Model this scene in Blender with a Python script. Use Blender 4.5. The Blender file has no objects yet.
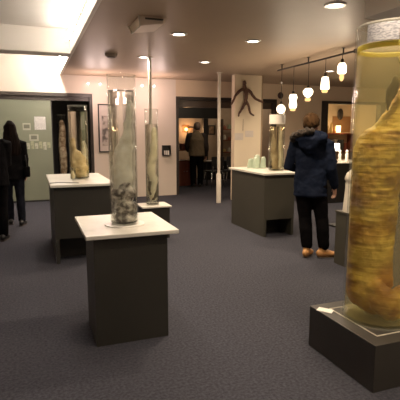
import bpy, bmesh, math, random
from mathutils import Vector, Matrix, noise
random.seed(7)
SC = bpy.context.scene
COL = SC.collection
PI = math.pi

# ------------------------------------------------------------------ camera, world, exposure
F = 447.0
pitch = math.atan(67 / F)
yaw = math.atan(170 / 452.0)
cd = bpy.data.cameras.new('camera')
cam = bpy.data.objects.new('camera', cd)
COL.objects.link(cam)
cam.location = (0, 0, 1.5)
cam.rotation_euler = (PI / 2 - pitch, 0, -yaw)
cd.sensor_fit = 'HORIZONTAL'
cd.sensor_width = 36
cd.lens = 36 * F / 400
cd.clip_start = 0.05
SC.camera = cam

w = bpy.data.worlds.new('world')
SC.world = w
w.use_nodes = True
w.node_tree.nodes['Background'].inputs[0].default_value = (0.9, 0.7, 0.55, 1)
w.node_tree.nodes['Background'].inputs[1].default_value = 0.02

SC.view_settings.view_transform = 'Standard'
SC.view_settings.look = 'None'
SC.view_settings.gamma = 1
SC.view_settings.use_curve_mapping = False
SC.view_settings.exposure = 0.0
SC.cycles.max_bounces = 14
SC.cycles.transparent_max_bounces = 32
SC.cycles.transmission_bounces = 12
SC.cycles.sample_clamp_indirect = 6

WARM = (1.0, 0.80, 0.58)
COVE = (1.0, 0.88, 0.76)
P_DOWN = 165.0       # watts per downlight
E_COVE = 44.0       # radiance of the fluorescent diffusers in the raised ceiling
E_COVE_FAR = 185.0


# ------------------------------------------------------------------ materials
def new_mat(name):
    m = bpy.data.materials.new(name)
    m.use_nodes = True
    nt = m.node_tree
    nt.nodes.clear()
    return m, nt, nt.nodes.new('ShaderNodeOutputMaterial')


def pm(name, col, rough=0.6, col2=None, scale=6.0, detail=4.0, metal=0.0, spec=0.5, bump=0.0, bscale=40.0,
       lo=0.35, hi=0.65, stretch=None, coat=0.0, trans=0.0):
    """Principled material with noise variation between two colours."""
    m, nt, out = new_mat(name)
    b = nt.nodes.new('ShaderNodeBsdfPrincipled')
    nt.links.new(b.outputs[0], out.inputs[0])
    b.inputs['Roughness'].default_value = rough
    b.inputs['Metallic'].default_value = metal
    b.inputs['Specular IOR Level'].default_value = spec
    b.inputs['Coat Weight'].default_value = coat
    b.inputs['Transmission Weight'].default_value = trans
    if col2 is None:
        col2 = tuple(c * 0.9 for c in col)
    tc = nt.nodes.new('ShaderNodeTexCoord')
    src = tc.outputs['Object']
    if stretch:
        mp = nt.nodes.new('ShaderNodeMapping')
        mp.inputs['Scale'].default_value = stretch
        nt.links.new(src, mp.inputs[0])
        src = mp.outputs[0]
    n = nt.nodes.new('ShaderNodeTexNoise')
    n.inputs['Scale'].default_value = scale
    n.inputs['Detail'].default_value = detail
    nt.links.new(src, n.inputs['Vector'])
    r = nt.nodes.new('ShaderNodeValToRGB')
    r.color_ramp.elements[0].position = lo
    r.color_ramp.elements[1].position = hi
    r.color_ramp.elements[0].color = (*col, 1)
    r.color_ramp.elements[1].color = (*col2, 1)
    nt.links.new(n.outputs['Fac'], r.inputs[0])
    nt.links.new(r.outputs[0], b.inputs['Base Color'])
    if bump:
        n2 = nt.nodes.new('ShaderNodeTexNoise')
        n2.inputs['Scale'].default_value = bscale
        n2.inputs['Detail'].default_value = 3
        nt.links.new(src, n2.inputs['Vector'])
        bp = nt.nodes.new('ShaderNodeBump')
        bp.inputs['Strength'].default_value = bump
        bp.inputs['Distance'].default_value = 0.02
        nt.links.new(n2.outputs['Fac'], bp.inputs['Height'])
        nt.links.new(bp.outputs[0], b.inputs['Normal'])
    return m


def em(name, col, strength):
    m, nt, out = new_mat(name)
    e = nt.nodes.new('ShaderNodeEmission')
    e.inputs[0].default_value = (*col, 1)
    e.inputs[1].default_value = strength
    nt.links.new(e.outputs[0], out.inputs[0])
    return m


def thin_glass(name, tint=(1, 1, 1), gloss=1.0, haze=0.0, hazecol=(0.8, 0.8, 0.8), rough=0.02):
    """Thin clear wall: lets light straight through, mirrors by Fresnel, optional cloudy share."""
    m, nt, out = new_mat(name)
    t = nt.nodes.new('ShaderNodeBsdfTransparent')
    t.inputs[0].default_value = (*tint, 1)
    g = nt.nodes.new('ShaderNodeBsdfGlossy')
    g.inputs['Roughness'].default_value = rough
    f = nt.nodes.new('ShaderNodeLayerWeight')
    f.inputs['Blend'].default_value = 0.5
    pw = nt.nodes.new('ShaderNodeMath')
    pw.operation = 'POWER'
    pw.inputs[1].default_value = 4.0
    nt.links.new(f.outputs['Facing'], pw.inputs[0])
    mu = nt.nodes.new('ShaderNodeMath')
    mu.operation = 'MULTIPLY_ADD'
    mu.inputs[1].default_value = 0.55 * gloss
    mu.inputs[2].default_value = 0.025 * gloss
    nt.links.new(pw.outputs[0], mu.inputs[0])
    base = t.outputs[0]
    if haze:
        d = nt.nodes.new('ShaderNodeBsdfTranslucent')
        d.inputs[0].default_value = (*hazecol, 1)
        d2 = nt.nodes.new('ShaderNodeBsdfDiffuse')
        d2.inputs[0].default_value = (*hazecol, 1)
        md = nt.nodes.new('ShaderNodeMixShader')
        nt.links.new(d.outputs[0], md.inputs[1])
        nt.links.new(d2.outputs[0], md.inputs[2])
        mh = nt.nodes.new('ShaderNodeMixShader')
        mh.inputs[0].default_value = haze
        nt.links.new(t.outputs[0], mh.inputs[1])
        nt.links.new(md.outputs[0], mh.inputs[2])
        base = mh.outputs[0]
    mx = nt.nodes.new('ShaderNodeMixShader')
    nt.links.new(mu.outputs[0], mx.inputs[0])
    nt.links.new(base, mx.inputs[1])
    nt.links.new(g.outputs[0], mx.inputs[2])
    nt.links.new(mx.outputs[0], out.inputs[0])
    return m


def liquid_mat(name, col, ior=1.33, mixt=0.42, haze=0.0, hazecol=(0.8, 0.8, 0.8)):
    """Preserving fluid: bends the view like water, part of the light passes straight."""
    m, nt, out = new_mat(name)
    g = nt.nodes.new('ShaderNodeBsdfRefraction')
    g.inputs['Color'].default_value = (*col, 1)
    g.inputs['Roughness'].default_value = 0.0
    g.inputs['IOR'].default_value = ior
    t = nt.nodes.new('ShaderNodeBsdfTransparent')
    t.inputs[0].default_value = (*col, 1)
    mx = nt.nodes.new('ShaderNodeMixShader')
    mx.inputs[0].default_value = mixt
    nt.links.new(g.outputs[0], mx.inputs[1])
    nt.links.new(t.outputs[0], mx.inputs[2])
    last = mx.outputs[0]
    if haze:
        d = nt.nodes.new('ShaderNodeBsdfTranslucent')
        d.inputs[0].default_value = (*hazecol, 1)
        d2 = nt.nodes.new('ShaderNodeBsdfDiffuse')
        d2.inputs[0].default_value = (*hazecol, 1)
        md = nt.nodes.new('ShaderNodeMixShader')
        nt.links.new(d.outputs[0], md.inputs[1])
        nt.links.new(d2.outputs[0], md.inputs[2])
        mh = nt.nodes.new('ShaderNodeMixShader')
        mh.inputs[0].default_value = haze
        nt.links.new(last, mh.inputs[1])
        nt.links.new(md.outputs[0], mh.inputs[2])
        last = mh.outputs[0]
    nt.links.new(last, out.inputs[0])
    return m


def print_mat(name, paper, ink, sx, sz, amount=0.5):
    """Paper with rows of unreadably small grey print."""
    m, nt, out = new_mat(name)
    b = nt.nodes.new('ShaderNodeBsdfPrincipled')
    b.inputs['Roughness'].default_value = 0.8
    nt.links.new(b.outputs[0], out.inputs[0])
    tc = nt.nodes.new('ShaderNodeTexCoord')
    mp = nt.nodes.new('ShaderNodeMapping')
    mp.inputs['Scale'].default_value = (sx, sx, sz)
    nt.links.new(tc.outputs['Object'], mp.inputs[0])
    n = nt.nodes.new('ShaderNodeTexNoise')
    n.inputs['Scale'].default_value = 1
    n.inputs['Detail'].default_value = 1
    nt.links.new(mp.outputs[0], n.inputs['Vector'])
    r = nt.nodes.new('ShaderNodeValToRGB')
    r.color_ramp.elements[0].position = amount
    r.color_ramp.elements[1].position = amount + 0.08
    r.color_ramp.elements[0].color = (*ink, 1)
    r.color_ramp.elements[1].color = (*paper, 1)
    nt.links.new(n.outputs['Fac'], r.inputs[0])
    nt.links.new(r.outputs[0], b.inputs['Base Color'])
    return m


MAT = {}
MAT['wall'] = pm('wall_paint', (0.76, 0.66, 0.57), 0.7, (0.72, 0.62, 0.53), 2.0, bump=0.05, bscale=120)
MAT['ceiling'] = pm('ceiling_paint', (0.44, 0.33, 0.235), 0.46, (0.415, 0.31, 0.22), 1.3, spec=0.35)
MAT['ceiling_white'] = pm('raised_ceiling_paint', (0.86, 0.82, 0.76), 0.7, (0.83, 0.79, 0.73), 2)
MAT['cream'] = pm('cream_trim', (0.80, 0.74, 0.64), 0.5)
MAT['carpet'] = pm('carpet', (0.035, 0.0355, 0.046), 0.95, (0.077, 0.077, 0.094), 55.0, 6.0, spec=0.1, bump=0.6, bscale=260,
                   lo=0.3, hi=0.7)
MAT['marble'] = pm('white_marble', (0.62, 0.595, 0.54), 0.30, (0.49, 0.465, 0.42), 7.0, 8.0, lo=0.52, hi=0.78)
MAT['grey'] = pm('dark_grey_laminate', (0.025, 0.0235, 0.0195), 0.5, (0.029, 0.027, 0.0225), 3.0, spec=0.4)
MAT['grey_olive'] = pm('olive_grey_laminate', (0.054, 0.050, 0.038), 0.5, (0.060, 0.055, 0.042), 3.0, spec=0.4)
MAT['low_plinth'] = pm('charcoal_laminate', (0.043, 0.038, 0.033), 0.42, (0.05, 0.045, 0.039), 4.0, spec=0.5)
MAT['black'] = pm('black_paint', (0.010, 0.009, 0.008), 0.5, (0.014, 0.012, 0.011), 5)
MAT['frame'] = pm('dark_brown_frame', (0.030, 0.022, 0.018), 0.45, (0.04, 0.03, 0.024), 8)
MAT['pole'] = pm('pale_pole_paint', (0.62, 0.56, 0.48), 0.35)
MAT['panel'] = pm('grey_green_panel', (0.235, 0.25, 0.185), 0.22, (0.215, 0.23, 0.17), 1.2, spec=0.5)
MAT['steel'] = pm('brushed_steel', (0.5, 0.48, 0.45), 0.3, metal=1.0)
MAT['chrome'] = pm('chrome', (0.75, 0.75, 0.75), 0.12, metal=1.0)
MAT['darkmetal'] = pm('dark_metal', (0.05, 0.045, 0.04), 0.4, metal=0.6)
MAT['downglow'] = em('downlight_glow', (1.0, 0.88, 0.72), 9.0)
MAT['coveglow'] = em('fluorescent_glow', COVE, E_COVE)
MAT['covefar'] = em('fluorescent_glow_far', COVE, E_COVE_FAR)
MAT['glass'] = thin_glass('jar_glass', (0.97, 0.98, 0.97), 1.0)
MAT['acrylic'] = thin_glass('clear_acrylic', (0.96, 0.97, 0.95), 1.0, haze=0.10, hazecol=(0.9, 0.88, 0.82))
MAT['white_plastic'] = pm('white_plastic', (0.80, 0.77, 0.72), 0.3)
MAT['fluid'] = liquid_mat('clear_fluid', (0.99, 0.99, 0.98))
MAT['fluid_green'] = liquid_mat('pale_green_fluid', (0.985, 0.985, 0.95))
MAT['fluid_tan'] = liquid_mat('pale_tan_fluid', (0.99, 0.97, 0.89))
MAT['paper'] = pm('white_paper', (0.80, 0.77, 0.72), 0.8)
MAT['print'] = print_mat('printed_paper', (0.74, 0.72, 0.68), (0.35, 0.34, 0.33), 60, 160, 0.45)


# ------------------------------------------------------------------ mesh helpers
def link(name, bm, m, parent=None, smooth=False, loc=None):
    me = bpy.data.meshes.new(name)
    bmesh.ops.recalc_face_normals(bm, faces=bm.faces[:])
    bm.to_mesh(me)
    bm.free()
    o = bpy.data.objects.new(name, me)
    COL.objects.link(o)
    if m is not None:
        me.materials.append(MAT[m] if isinstance(m, str) else m)
    if parent is not None:
        o.parent = parent
    if loc is not None:
        o.location = loc
    if smooth:
        for p in me.polygons:
            p.use_smooth = True
        try:
            me.set_sharp_from_angle(angle=math.radians(50))
        except Exception:
            pass
    return o


def tag(o, label=None, cat=None, group=None, kind=None):
    if label: o['label'] = label
    if cat: o['category'] = cat
    if group: o['group'] = group
    if kind: o['kind'] = kind
    return o


def thing(name, label, cat, loc=(0, 0, 0), rz=0.0, group=None):
    o = bpy.data.objects.new(name, None)
    o.empty_display_size = 0.1
    COL.objects.link(o)
    o.location = loc
    o.rotation_euler = (0, 0, rz)
    return tag(o, label, cat, group)


def struct(o):
    o['kind'] = 'structure'
    return o


def add_box(bm, x0, x1, y0, y1, z0, z1, bev=0.0):
    r = bmesh.ops.create_cube(bm, size=1.0)
    for v in r['verts']:
        v.co = Vector(((x0 + x1) / 2 + v.co.x * (x1 - x0), (y0 + y1) / 2 + v.co.y * (y1 - y0), (z0 + z1) / 2 + v.co.z * (z1 - z0)))
    if bev:
        es = list({e for v in r['verts'] for e in v.link_edges})
        bmesh.ops.bevel(bm, geom=es, offset=bev, segments=2, affect='EDGES', profile=0.6)
    return bm


def box(*a, bev=0.0):
    return add_box(bmesh.new(), *a, bev=bev)


def add_lathe(bm, prof, seg=40, cx=0.0, cy=0.0, close=True):
    rings = []
    for r, z in prof:
        if r < 1e-6:
            rings.append([bm.verts.new((cx, cy, z))])
        else:
            rings.append([bm.verts.new((cx + r * math.cos(2 * PI * i / seg), cy + r * math.sin(2 * PI * i / seg), z)) for i in range(seg)])
    for a, b in zip(rings, rings[1:]):
        if len(a) == 1 and len(b) == 1:
            continue
        for i in range(seg):
            j = (i + 1) % seg
            if len(a) == 1:
                bm.faces.new((a[0], b[i], b[j]))
            elif len(b) == 1:
                bm.faces.new((a[i], a[j], b[0]))
            else:
                bm.faces.new((a[i], a[j], b[j], b[i]))
    return bm


def lathe(prof, seg=40, cx=0.0, cy=0.0):
    return add_lathe(bmesh.new(), prof, seg, cx, cy)


def add_loft(bm, pts, ref=(1, 0, 0), seg=12, cap=True):
    """pts: list of (x,y,z, ra, rb): rings across a path; ra along ref, rb across it. Rounded ends."""
    P = [Vector(p[:3]) for p in pts]
    R = [(p[3], p[4] if len(p) > 4 else p[3]) for p in pts]
    ref = Vector(ref)
    T = []
    for i in range(len(P)):
        a = P[max(i - 1, 0)]
        b = P[min(i + 1, len(P) - 1)]
        T.append((b - a).normalized())
    rings = []

    def ring(c, t, ra, rb):
        u = ref - t * ref.dot(t)
        if u.length < 0.05:
            u = Vector((0, 1, 0)) - t * t.y
        u.normalize()
        v = t.cross(u)
        return [bm.verts.new(c + u * (ra * math.cos(2 * PI * k / seg)) + v * (rb * math.sin(2 * PI * k / seg))) for k in range(seg)]
    if cap:
        m = min(R[0])
        rings.append([bm.verts.new(P[0] - T[0] * m * 0.75)])
        rings.append(ring(P[0] - T[0] * m * 0.55, T[0], R[0][0] * 0.66, R[0][1] * 0.66))
    for c, t, (ra, rb) in zip(P, T, R):
        rings.append(ring(c, t, ra, rb))
    if cap:
        m = min(R[-1])
        rings.append(ring(P[-1] + T[-1] * m * 0.55, T[-1], R[-1][0] * 0.66, R[-1][1] * 0.66))
        rings.append([bm.verts.new(P[-1] + T[-1] * m * 0.75)])
    for a, b in zip(rings, rings[1:]):
        for i in range(seg):
            j = (i + 1) % seg
            if len(a) == 1:
                bm.faces.new((a[0], b[i], b[j]))
            elif len(b) == 1:
                bm.faces.new((a[i], a[j], b[0]))
            else:
                bm.faces.new((a[i], a[j], b[j], b[i]))
    return bm


def loft(pts, ref=(1, 0, 0), seg=12, cap=True):
    return add_loft(bmesh.new(), pts, ref, seg, cap)


def tube(pts, r, seg=8):
    return loft([(*p, r) for p in pts], (0.3, 0.2, 0.9), seg)


def add_ball(bm, c, rx, ry, rz, u=16, v=10):
    r = bmesh.ops.create_uvsphere(bm, u_segments=u, v_segments=v, radius=1.0)
    for q in r['verts']:
        q.co = Vector((c[0] + q.co.x * rx, c[1] + q.co.y * ry, c[2] + q.co.z * rz))
    return bm


def smooth_path(pts, n=4):
    """Catmull-Rom resampling of tuples."""
    out = []
    L = len(pts)
    for i in range(L - 1):
        p0, p1, p2, p3 = pts[max(i - 1, 0)], pts[i], pts[i + 1], pts[min(i + 2, L - 1)]
        for k in range(n):
            t = k / n
            out.append(tuple(0.5 * ((2 * b) + (-a + c) * t + (2 * a - 5 * b + 4 * c - d) * t * t + (-a + 3 * b - 3 * c + d) * t ** 3)
                             for a, b, c, d in zip(p0, p1, p2, p3)))
    out.append(tuple(pts[-1]))
    return out


def displace(bm, amp, scale, seed=0.0, ridge=0.0, rscale=30.0):
    bm.normal_update()
    for v in bm.verts:
        p = v.co
        d = noise.fractal(p * scale + Vector((seed, seed * 1.7, 0)), 1.0, 2.0, 4) * amp
        if ridge:
            d += ridge * math.sin(p.z * rscale + 3.5 * noise.noise(p * 7 + Vector((seed, 0, 0))))
        v.co = p + v.normal * d
    return bm


def fuse(bm, vox, smooth_it=4):
    """Join overlapping closed shapes into one continuous skin (voxel remesh, then smooth)."""
    me = bpy.data.meshes.new('fuse_tmp')
    bmesh.ops.recalc_face_normals(bm, faces=bm.faces[:])
    bm.to_mesh(me)
    bm.free()
    o = bpy.data.objects.new('fuse_tmp', me)
    COL.objects.link(o)
    r = o.modifiers.new('r', 'REMESH')
    r.mode = 'VOXEL'
    r.voxel_size = vox
    if smooth_it:
        s = o.modifiers.new('s', 'SMOOTH')
        s.iterations = smooth_it
        s.factor = 0.5
    dg = bpy.context.evaluated_depsgraph_get()
    dg.update()
    m2 = bpy.data.meshes.new_from_object(o.evaluated_get(dg))
    b2 = bmesh.new()
    b2.from_mesh(m2)
    bpy.data.objects.remove(o)
    bpy.data.meshes.remove(me)
    bpy.data.meshes.remove(m2)
    return b2


# ------------------------------------------------------------------ setting
WALL_Y = 10.38
CZ = 2.75       # main ceiling
RZ = 3.12       # raised ceiling
LX, RX = -3.2, 10.2
BY = -3.0       # wall behind the camera

struct(link('floor', box(LX - 0.2, RX + 0.2, BY - 0.2, 15.2, -0.1, 0.0), 'carpet'))
bm = bmesh.new()
add_box(bm, 0.706, RX + 0.2, BY - 0.2, WALL_Y + 0.2, CZ, RZ + 0.1)
struct(link('ceiling', bm, 'ceiling'))
bm = bmesh.new()
add_box(bm, LX - 0.2, 0.706, BY - 0.2, WALL_Y + 0.2, RZ, RZ + 0.1)
struct(link('ceiling_raised', bm, 'ceiling_white'))
struct(link('trim_1', box(0.662, 0.706, BY, WALL_Y, CZ - 0.004, RZ), 'cream'))
struct(link('trim_2', box(LX, 0.662, 7.62, 7.98, CZ, RZ), 'ceiling_white'))

# back wall with three openings
A0, A1 = -2.6, 1.335     # glazed opening at the left
B0, B1 = 3.29, 6.02      # middle doorway
C0, C1 = 7.42, 9.6       # right doorway
LZ = 2.36
bm = bmesh.new()
T = 0.14
for x0, x1, z0, z1 in ((LX, A0, 0, LZ), (A1, B0, 0, LZ), (LX, B0, LZ, CZ), (LX, 0.706, CZ, RZ)):
    add_box(bm, x0, x1, WALL_Y, WALL_Y + T, z0, z1)
struct(link('wall_back', bm, 'wall'))
bm = bmesh.new()
for x0, x1, z0, z1 in ((B1, C0, 0, LZ), (C1, RX, 0, LZ), (B0, RX, LZ, CZ)):
    add_box(bm, x0, x1, WALL_Y, WALL_Y + T, z0, z1)
struct(link('wall_back_right', bm, pm('tan_wall_paint', (0.72, 0.57, 0.41), 0.7, (0.68, 0.54, 0.39), 2)))
struct(link('wall_left', box(LX - 0.12, LX, BY, 15, 0, RZ), 'wall'))
struct(link('wall_right', box(RX, RX + 0.12, BY, 15, 0, CZ), 'wall'))
struct(link('wall_front', box(LX, RX, BY - 0.12, BY, 0, RZ), 'wall'))
# dropped white bulkhead over the right side
struct(link('ceiling_bulkhead', box(2.545, 3.6, BY, 3.04, 2.405, CZ), 'ceiling_white'))
# light baseboard pieces and dark opening frames
def opening(n, x0, x1, fw, left=True):
    b = bmesh.new()
    y0, y1 = WALL_Y - 0.025, WALL_Y + T + 0.01
    if left:
        add_box(b, x0, x0 + fw, y0, y1, 0, LZ)
    add_box(b, x1 - fw, x1, y0, y1, 0, LZ)
    add_box(b, x0 + (fw if left else 0), x1 - fw, y0, y1, LZ - 0.07, LZ)
    return struct(link('door_%d' % n, b, 'frame'))
opening(1, A0, A1, 0.06)
opening(2, B0, B1, 0.06)
opening(3, C0, C1, 0.20)
struct(link('column', box(4.19, 4.84, 9.0, 9.17, 0, CZ, bev=0.006), pm('column_paint', (0.78, 0.66, 0.49), 0.7, (0.74, 0.62, 0.46), 2)))
struct(link('trim_3', box(4.842, 4.875, 9.0, 9.05, 0, CZ), pm('oak_strip', (0.36, 0.25, 0.15), 0.5)))

# rooms behind the openings
MAT['backwall'] = pm('tan_room_wall', (0.42, 0.32, 0.23), 0.8)
MAT['warmwall'] = pm('amber_room_wall', (0.66, 0.50, 0.32), 0.8)
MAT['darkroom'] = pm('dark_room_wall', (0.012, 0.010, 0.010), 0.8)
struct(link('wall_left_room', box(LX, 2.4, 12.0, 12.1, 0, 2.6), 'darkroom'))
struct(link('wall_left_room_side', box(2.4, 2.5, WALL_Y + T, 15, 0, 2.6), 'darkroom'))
struct(link('wall_middle_room', box(2.5, 7.0, 14.2, 14.3, 0, 2.6), 'backwall'))
struct(link('wall_middle_room_side', box(6.9, 7.0, WALL_Y + T, 14.2, 0, 2.6), 'backwall'))
struct(link('wall_right_room', box(7.0, RX, 12.6, 12.7, 0, 2.6), 'warmwall'))
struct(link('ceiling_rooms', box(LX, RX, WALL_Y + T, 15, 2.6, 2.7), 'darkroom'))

# ------------------------------------------------------------------ lights
def copy_tree(o, parent=None):
    c = o.copy()
    COL.objects.link(c)
    if parent is not None:
        c.parent = parent
    for ch in list(o.children):
        copy_tree(ch, c)
    return c


def make_downlight():
    t = thing('ceiling_light', 'x', 'ceiling light')
    link('frame', lathe([(0.078, 0.0), (0.080, -0.012), (0.105, -0.010), (0.112, 0.0), (0.078, 0.0)], 40), 'steel', t, True)
    link('diffuser', lathe([(0.0, -0.006), (0.060, -0.006), (0.078, -0.003), (0.078, 0.0), (0, 0)], 32), 'downglow', t, True)
    ld = bpy.data.lights.new('downlight_beam', 'SPOT')
    ld.energy = P_DOWN
    ld.color = WARM
    ld.spot_size = math.radians(160)
    ld.spot_blend = 1.0
    ld.shadow_soft_size = 0.07
    lo = bpy.data.objects.new('downlight_beam', ld)
    COL.objects.link(lo)
    lo.parent = t
    lo.location = (0, 0, -0.03)
    return t


dl = make_downlight()
spots = [
    (2.885, 3.884, 'round recessed ceiling light nearest the camera, in front of the tall yellow jar'),
    (2.934, 5.731, 'round recessed ceiling light between the white column and the nearest ceiling light'),
    (1.846, 5.671, 'round recessed ceiling light near the ceiling projector box'),
    (1.841, 7.539, 'round recessed ceiling light at the top of the thin pole behind the tall clear jar'),
    (2.982, 7.675, 'round recessed ceiling light farthest back, left of the white column'),
    (5.79, 7.867, 'round recessed ceiling light behind the hanging pendant lamps'),
]
for i, (x, y, lb) in enumerate(spots):
    o = dl if i == 0 else copy_tree(dl)
    o.location = (x, y, CZ)
    tag(o, lb, None, 'recessed ceiling lights')
# the same lights go on behind the viewer
for x, y in ((1.84, 3.88), (1.84, 1.9), (1.84, 0.0), (2.4, -1.2), (5.2, 3.9), (5.2, 1.5), (7.6, 5.7)):
    o = copy_tree(dl)
    o.location = (x, y, CZ)
    tag(o, 'round recessed ceiling light outside the picture', None, 'recessed ceiling lights')


def fluorescent(y, ln, m, label):
    """Tube fitting on the inner face of the soffit, shining up into the raised ceiling."""
    t = thing('fluorescent_light', label, 'ceiling light', (0.6619, y, 2.93), 0, 'fluorescent tubes along the raised ceiling')
    link('housing', box(-0.034, 0, 0, ln, -0.010, 0.010), 'ceiling_white', t)
    link('tube', loft([(-0.055, 0.03, 0, 0.022), (-0.055, ln - 0.03, 0, 0.022)], (1, 0, 0), 16), m, t, True)
    return t


for k, (yy, ln) in enumerate(((0.4, 1.7), (2.2, 1.7), (4.0, 1.7), (5.8, 1.7), (8.1, 2.1))):
    lb = ('above the viewer', 'second from the viewer', 'before the white cross beam, second back', 'just before the white cross beam', 'behind the white cross beam')[k]
    fluorescent(yy, ln, 'covefar' if k == 4 else 'coveglow', 'bright fluorescent tube along the raised ceiling edge, ' + lb)


def lamp(name, loc, energy, col, size=0.05, parent=None):
    ld = bpy.data.lights.new(name, 'POINT')
    ld.energy = energy
    ld.color = col
    ld.shadow_soft_size = size
    o = bpy.data.objects.new(name, ld)
    COL.objects.link(o)
    o.location = loc
    if parent is not None:
        o.parent = parent
    return o


# pairs of small wall spot lamps
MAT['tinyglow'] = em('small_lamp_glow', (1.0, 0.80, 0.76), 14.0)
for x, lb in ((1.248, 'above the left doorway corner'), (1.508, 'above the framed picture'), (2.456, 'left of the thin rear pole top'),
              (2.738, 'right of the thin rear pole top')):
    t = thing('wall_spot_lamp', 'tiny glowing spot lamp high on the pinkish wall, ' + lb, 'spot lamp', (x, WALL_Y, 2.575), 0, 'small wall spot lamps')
    link('bracket', tube([(0, 0, 0.03), (0, -0.06, 0.03), (0, -0.08, 0.0)], 0.008), 'steel', t, True)
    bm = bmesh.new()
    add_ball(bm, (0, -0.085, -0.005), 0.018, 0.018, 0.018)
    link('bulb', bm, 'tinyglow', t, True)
    lamp('wall_wash_fill', (0, -0.65, -0.25), 11, (1.0, 0.74, 0.66), 0.08, t)  # added fill with no source of its own, stands off the bulb to brighten the wall

# smoke detector and ceiling projector box
t = thing('smoke_detector', 'dark round smoke detector on the ceiling above the tall clear jar', 'smoke detector', (1.28, 7.44, CZ))
link('body', lathe([(0, -0.05), (0.07, -0.05), (0.095, -0.03), (0.1, 0.0), (0, 0)], 32), pm('detector_plastic', (0.28, 0.21, 0.16), 0.5), t, True)
link('vent', lathe([(0.045, -0.052), (0.06, -0.056), (0.068, -0.05), (0.045, -0.05)], 32), 'darkmetal', t, True)
t = thing('ceiling_speaker_box', 'tan angled box mounted under the ceiling left of the downlights', 'speaker', (1.28, 5.2, CZ))
MAT['tanbox'] = pm('tan_plastic', (0.78, 0.65, 0.52), 0.5, (0.75, 0.62, 0.50), 3)
bm = bmesh.new()
vs = [bm.verts.new(c) for c in ((-0.12, -0.26, 0), (0.20, -0.26, 0), (0.20, 0.27, 0), (-0.12, 0.27, 0),
                                (-0.09, -0.20, -0.09), (0.18, -0.20, -0.05), (0.18, 0.24, -0.05), (-0.09, 0.22, -0.09))]
for f in ((0, 1, 2, 3), (4, 5, 6, 7), (0, 1, 5, 4), (1, 2, 6, 5), (2, 3, 7, 6), (3, 0, 4, 7)):
    bm.faces.new([vs[i] for i in f])
bmesh.ops.bevel(bm, geom=bm.edges[:], offset=0.008, segments=2, affect='EDGES')
link('body', bm, 'tanbox', t)
link('front_slot', box(-0.05, 0.15, -0.258, -0.232, -0.03, -0.018), 'frame', t)
link('rear_slot', box(-0.06, 0.15, 0.236, 0.262, -0.045, -0.03), 'frame', t)
link('edge_rim', tube([(-0.125, -0.255, -0.004), (-0.096, -0.195, -0.095), (-0.096, 0.215, -0.095), (-0.125, 0.262, -0.006)], 0.009), 'cream', t, True)

# poles
def pole(x, y, r, label, sleeve):
    t = thing('support_pole', label, 'pole', (x, y, 0))
    link('shaft', lathe([(0, 0.012), (r, 0.012), (r, CZ - 0.012), (0, CZ - 0.012)], 24), 'pole', t, True)
    link('ceiling_plate', lathe([(0, CZ - 0.012), (r * 2.1, CZ - 0.012), (r * 2.1, CZ), (0, CZ)], 24), 'pole', t, True)
    if sleeve:
        link('sleeve', lathe([(0, 0.0), (r * 1.55, 0.0), (r * 1.55, 0.62), (r, 0.64), (r, 0.0121)], 24), 'pole', t, True)
    else:
        link('floor_plate', lathe([(0, 0), (r * 2.1, 0), (r * 2.1, 0.012), (0, 0.012)], 24), 'pole', t, True)
pole(3.76, 8.85, 0.033, 'pale round pole from floor to ceiling in front of the middle doorway', True)
pole(1.93, 7.52, 0.028, 'thin grey pole rising behind the slim rear jar to a ceiling light', False)


# ------------------------------------------------------------------ glass jars
def jar(label, x, y, z, r, h, level, fluid, group='glass specimen cylinders', lid=False, plate=None, seg=64):
    t = thing('specimen_jar', label, 'glass jar', (x, y, z), 0, group)
    th = 0.006
    link('glass_wall', lathe([(0, 0.0), (r, 0.0), (r, h), (r - th, h), (r - th, 0.012), (0, 0.012)], seg), 'glass', t, True)
    link('rim', lathe([(r - th - 0.001, h), (r - th / 2, h + 0.004), (r + 0.001, h), (r - th / 2, h - 0.004), (r - th - 0.001, h)], seg), 'glass', t, True)
    if fluid:
        link('liquid', lathe([(0, 0.014), (r - th - 0.001, 0.014), (r - th - 0.001, level), (0, level)], seg), fluid, t, True)
    if lid:
        link('lid', lathe([(0, h - 0.012), (r - th - 0.001, h - 0.012), (r - th - 0.001, h + 0.006), (0, h + 0.006)], seg), 'acrylic', t, True)
    if plate:
        link('base_plate', lathe([(0, -0.008), (plate, -0.008), (plate, 0.0), (0, 0.0)], seg), 'white_plastic', t, True)
    return t


# ------------------------------------------------------------------ plinths
def veneer_table(label, x0, x1, y0, y1, h, body, sx0, sx1, sy0, sy1, gap, slab=0.03):
    """Long display table: stone top, long side panels to the floor, front apron that stops short of the floor."""
    cx, cy = (sx0 + sx1) / 2, (sy0 + sy1) / 2
    t = thing('display_plinth', label, 'display plinth', (cx, cy, 0))
    L = lambda a, b, c, d: (a - cx, b - cx, c - cy, d - cy)
    link('top', box(*L(sx0, sx1, sy0, sy1), h - slab, h, bev=0.005), 'marble', t)
    z = h - slab
    link('side_panel', box(*L(x0, x0 + 0.04, y0, y1), 0, z), body, t)
    link('side_panel', box(*L(x1 - 0.04, x1, y0, y1), 0, z), body, t)
    link('front_panel', box(*L(x0 + 0.0401, x1 - 0.0401, y0 + 0.002, y0 + 0.03), gap, z), body, t)
    link('back_panel', box(*L(x0 + 0.0401, x1 - 0.0401, y1 - 0.03, y1 - 0.002), 0, z), body, t)
    link('kick_panel', box(*L(x0 + 0.0401, x1 - 0.0401, y0 + 0.30, y0 + 0.33), 0, gap + 0.05), 'black', t)
    return t


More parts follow.
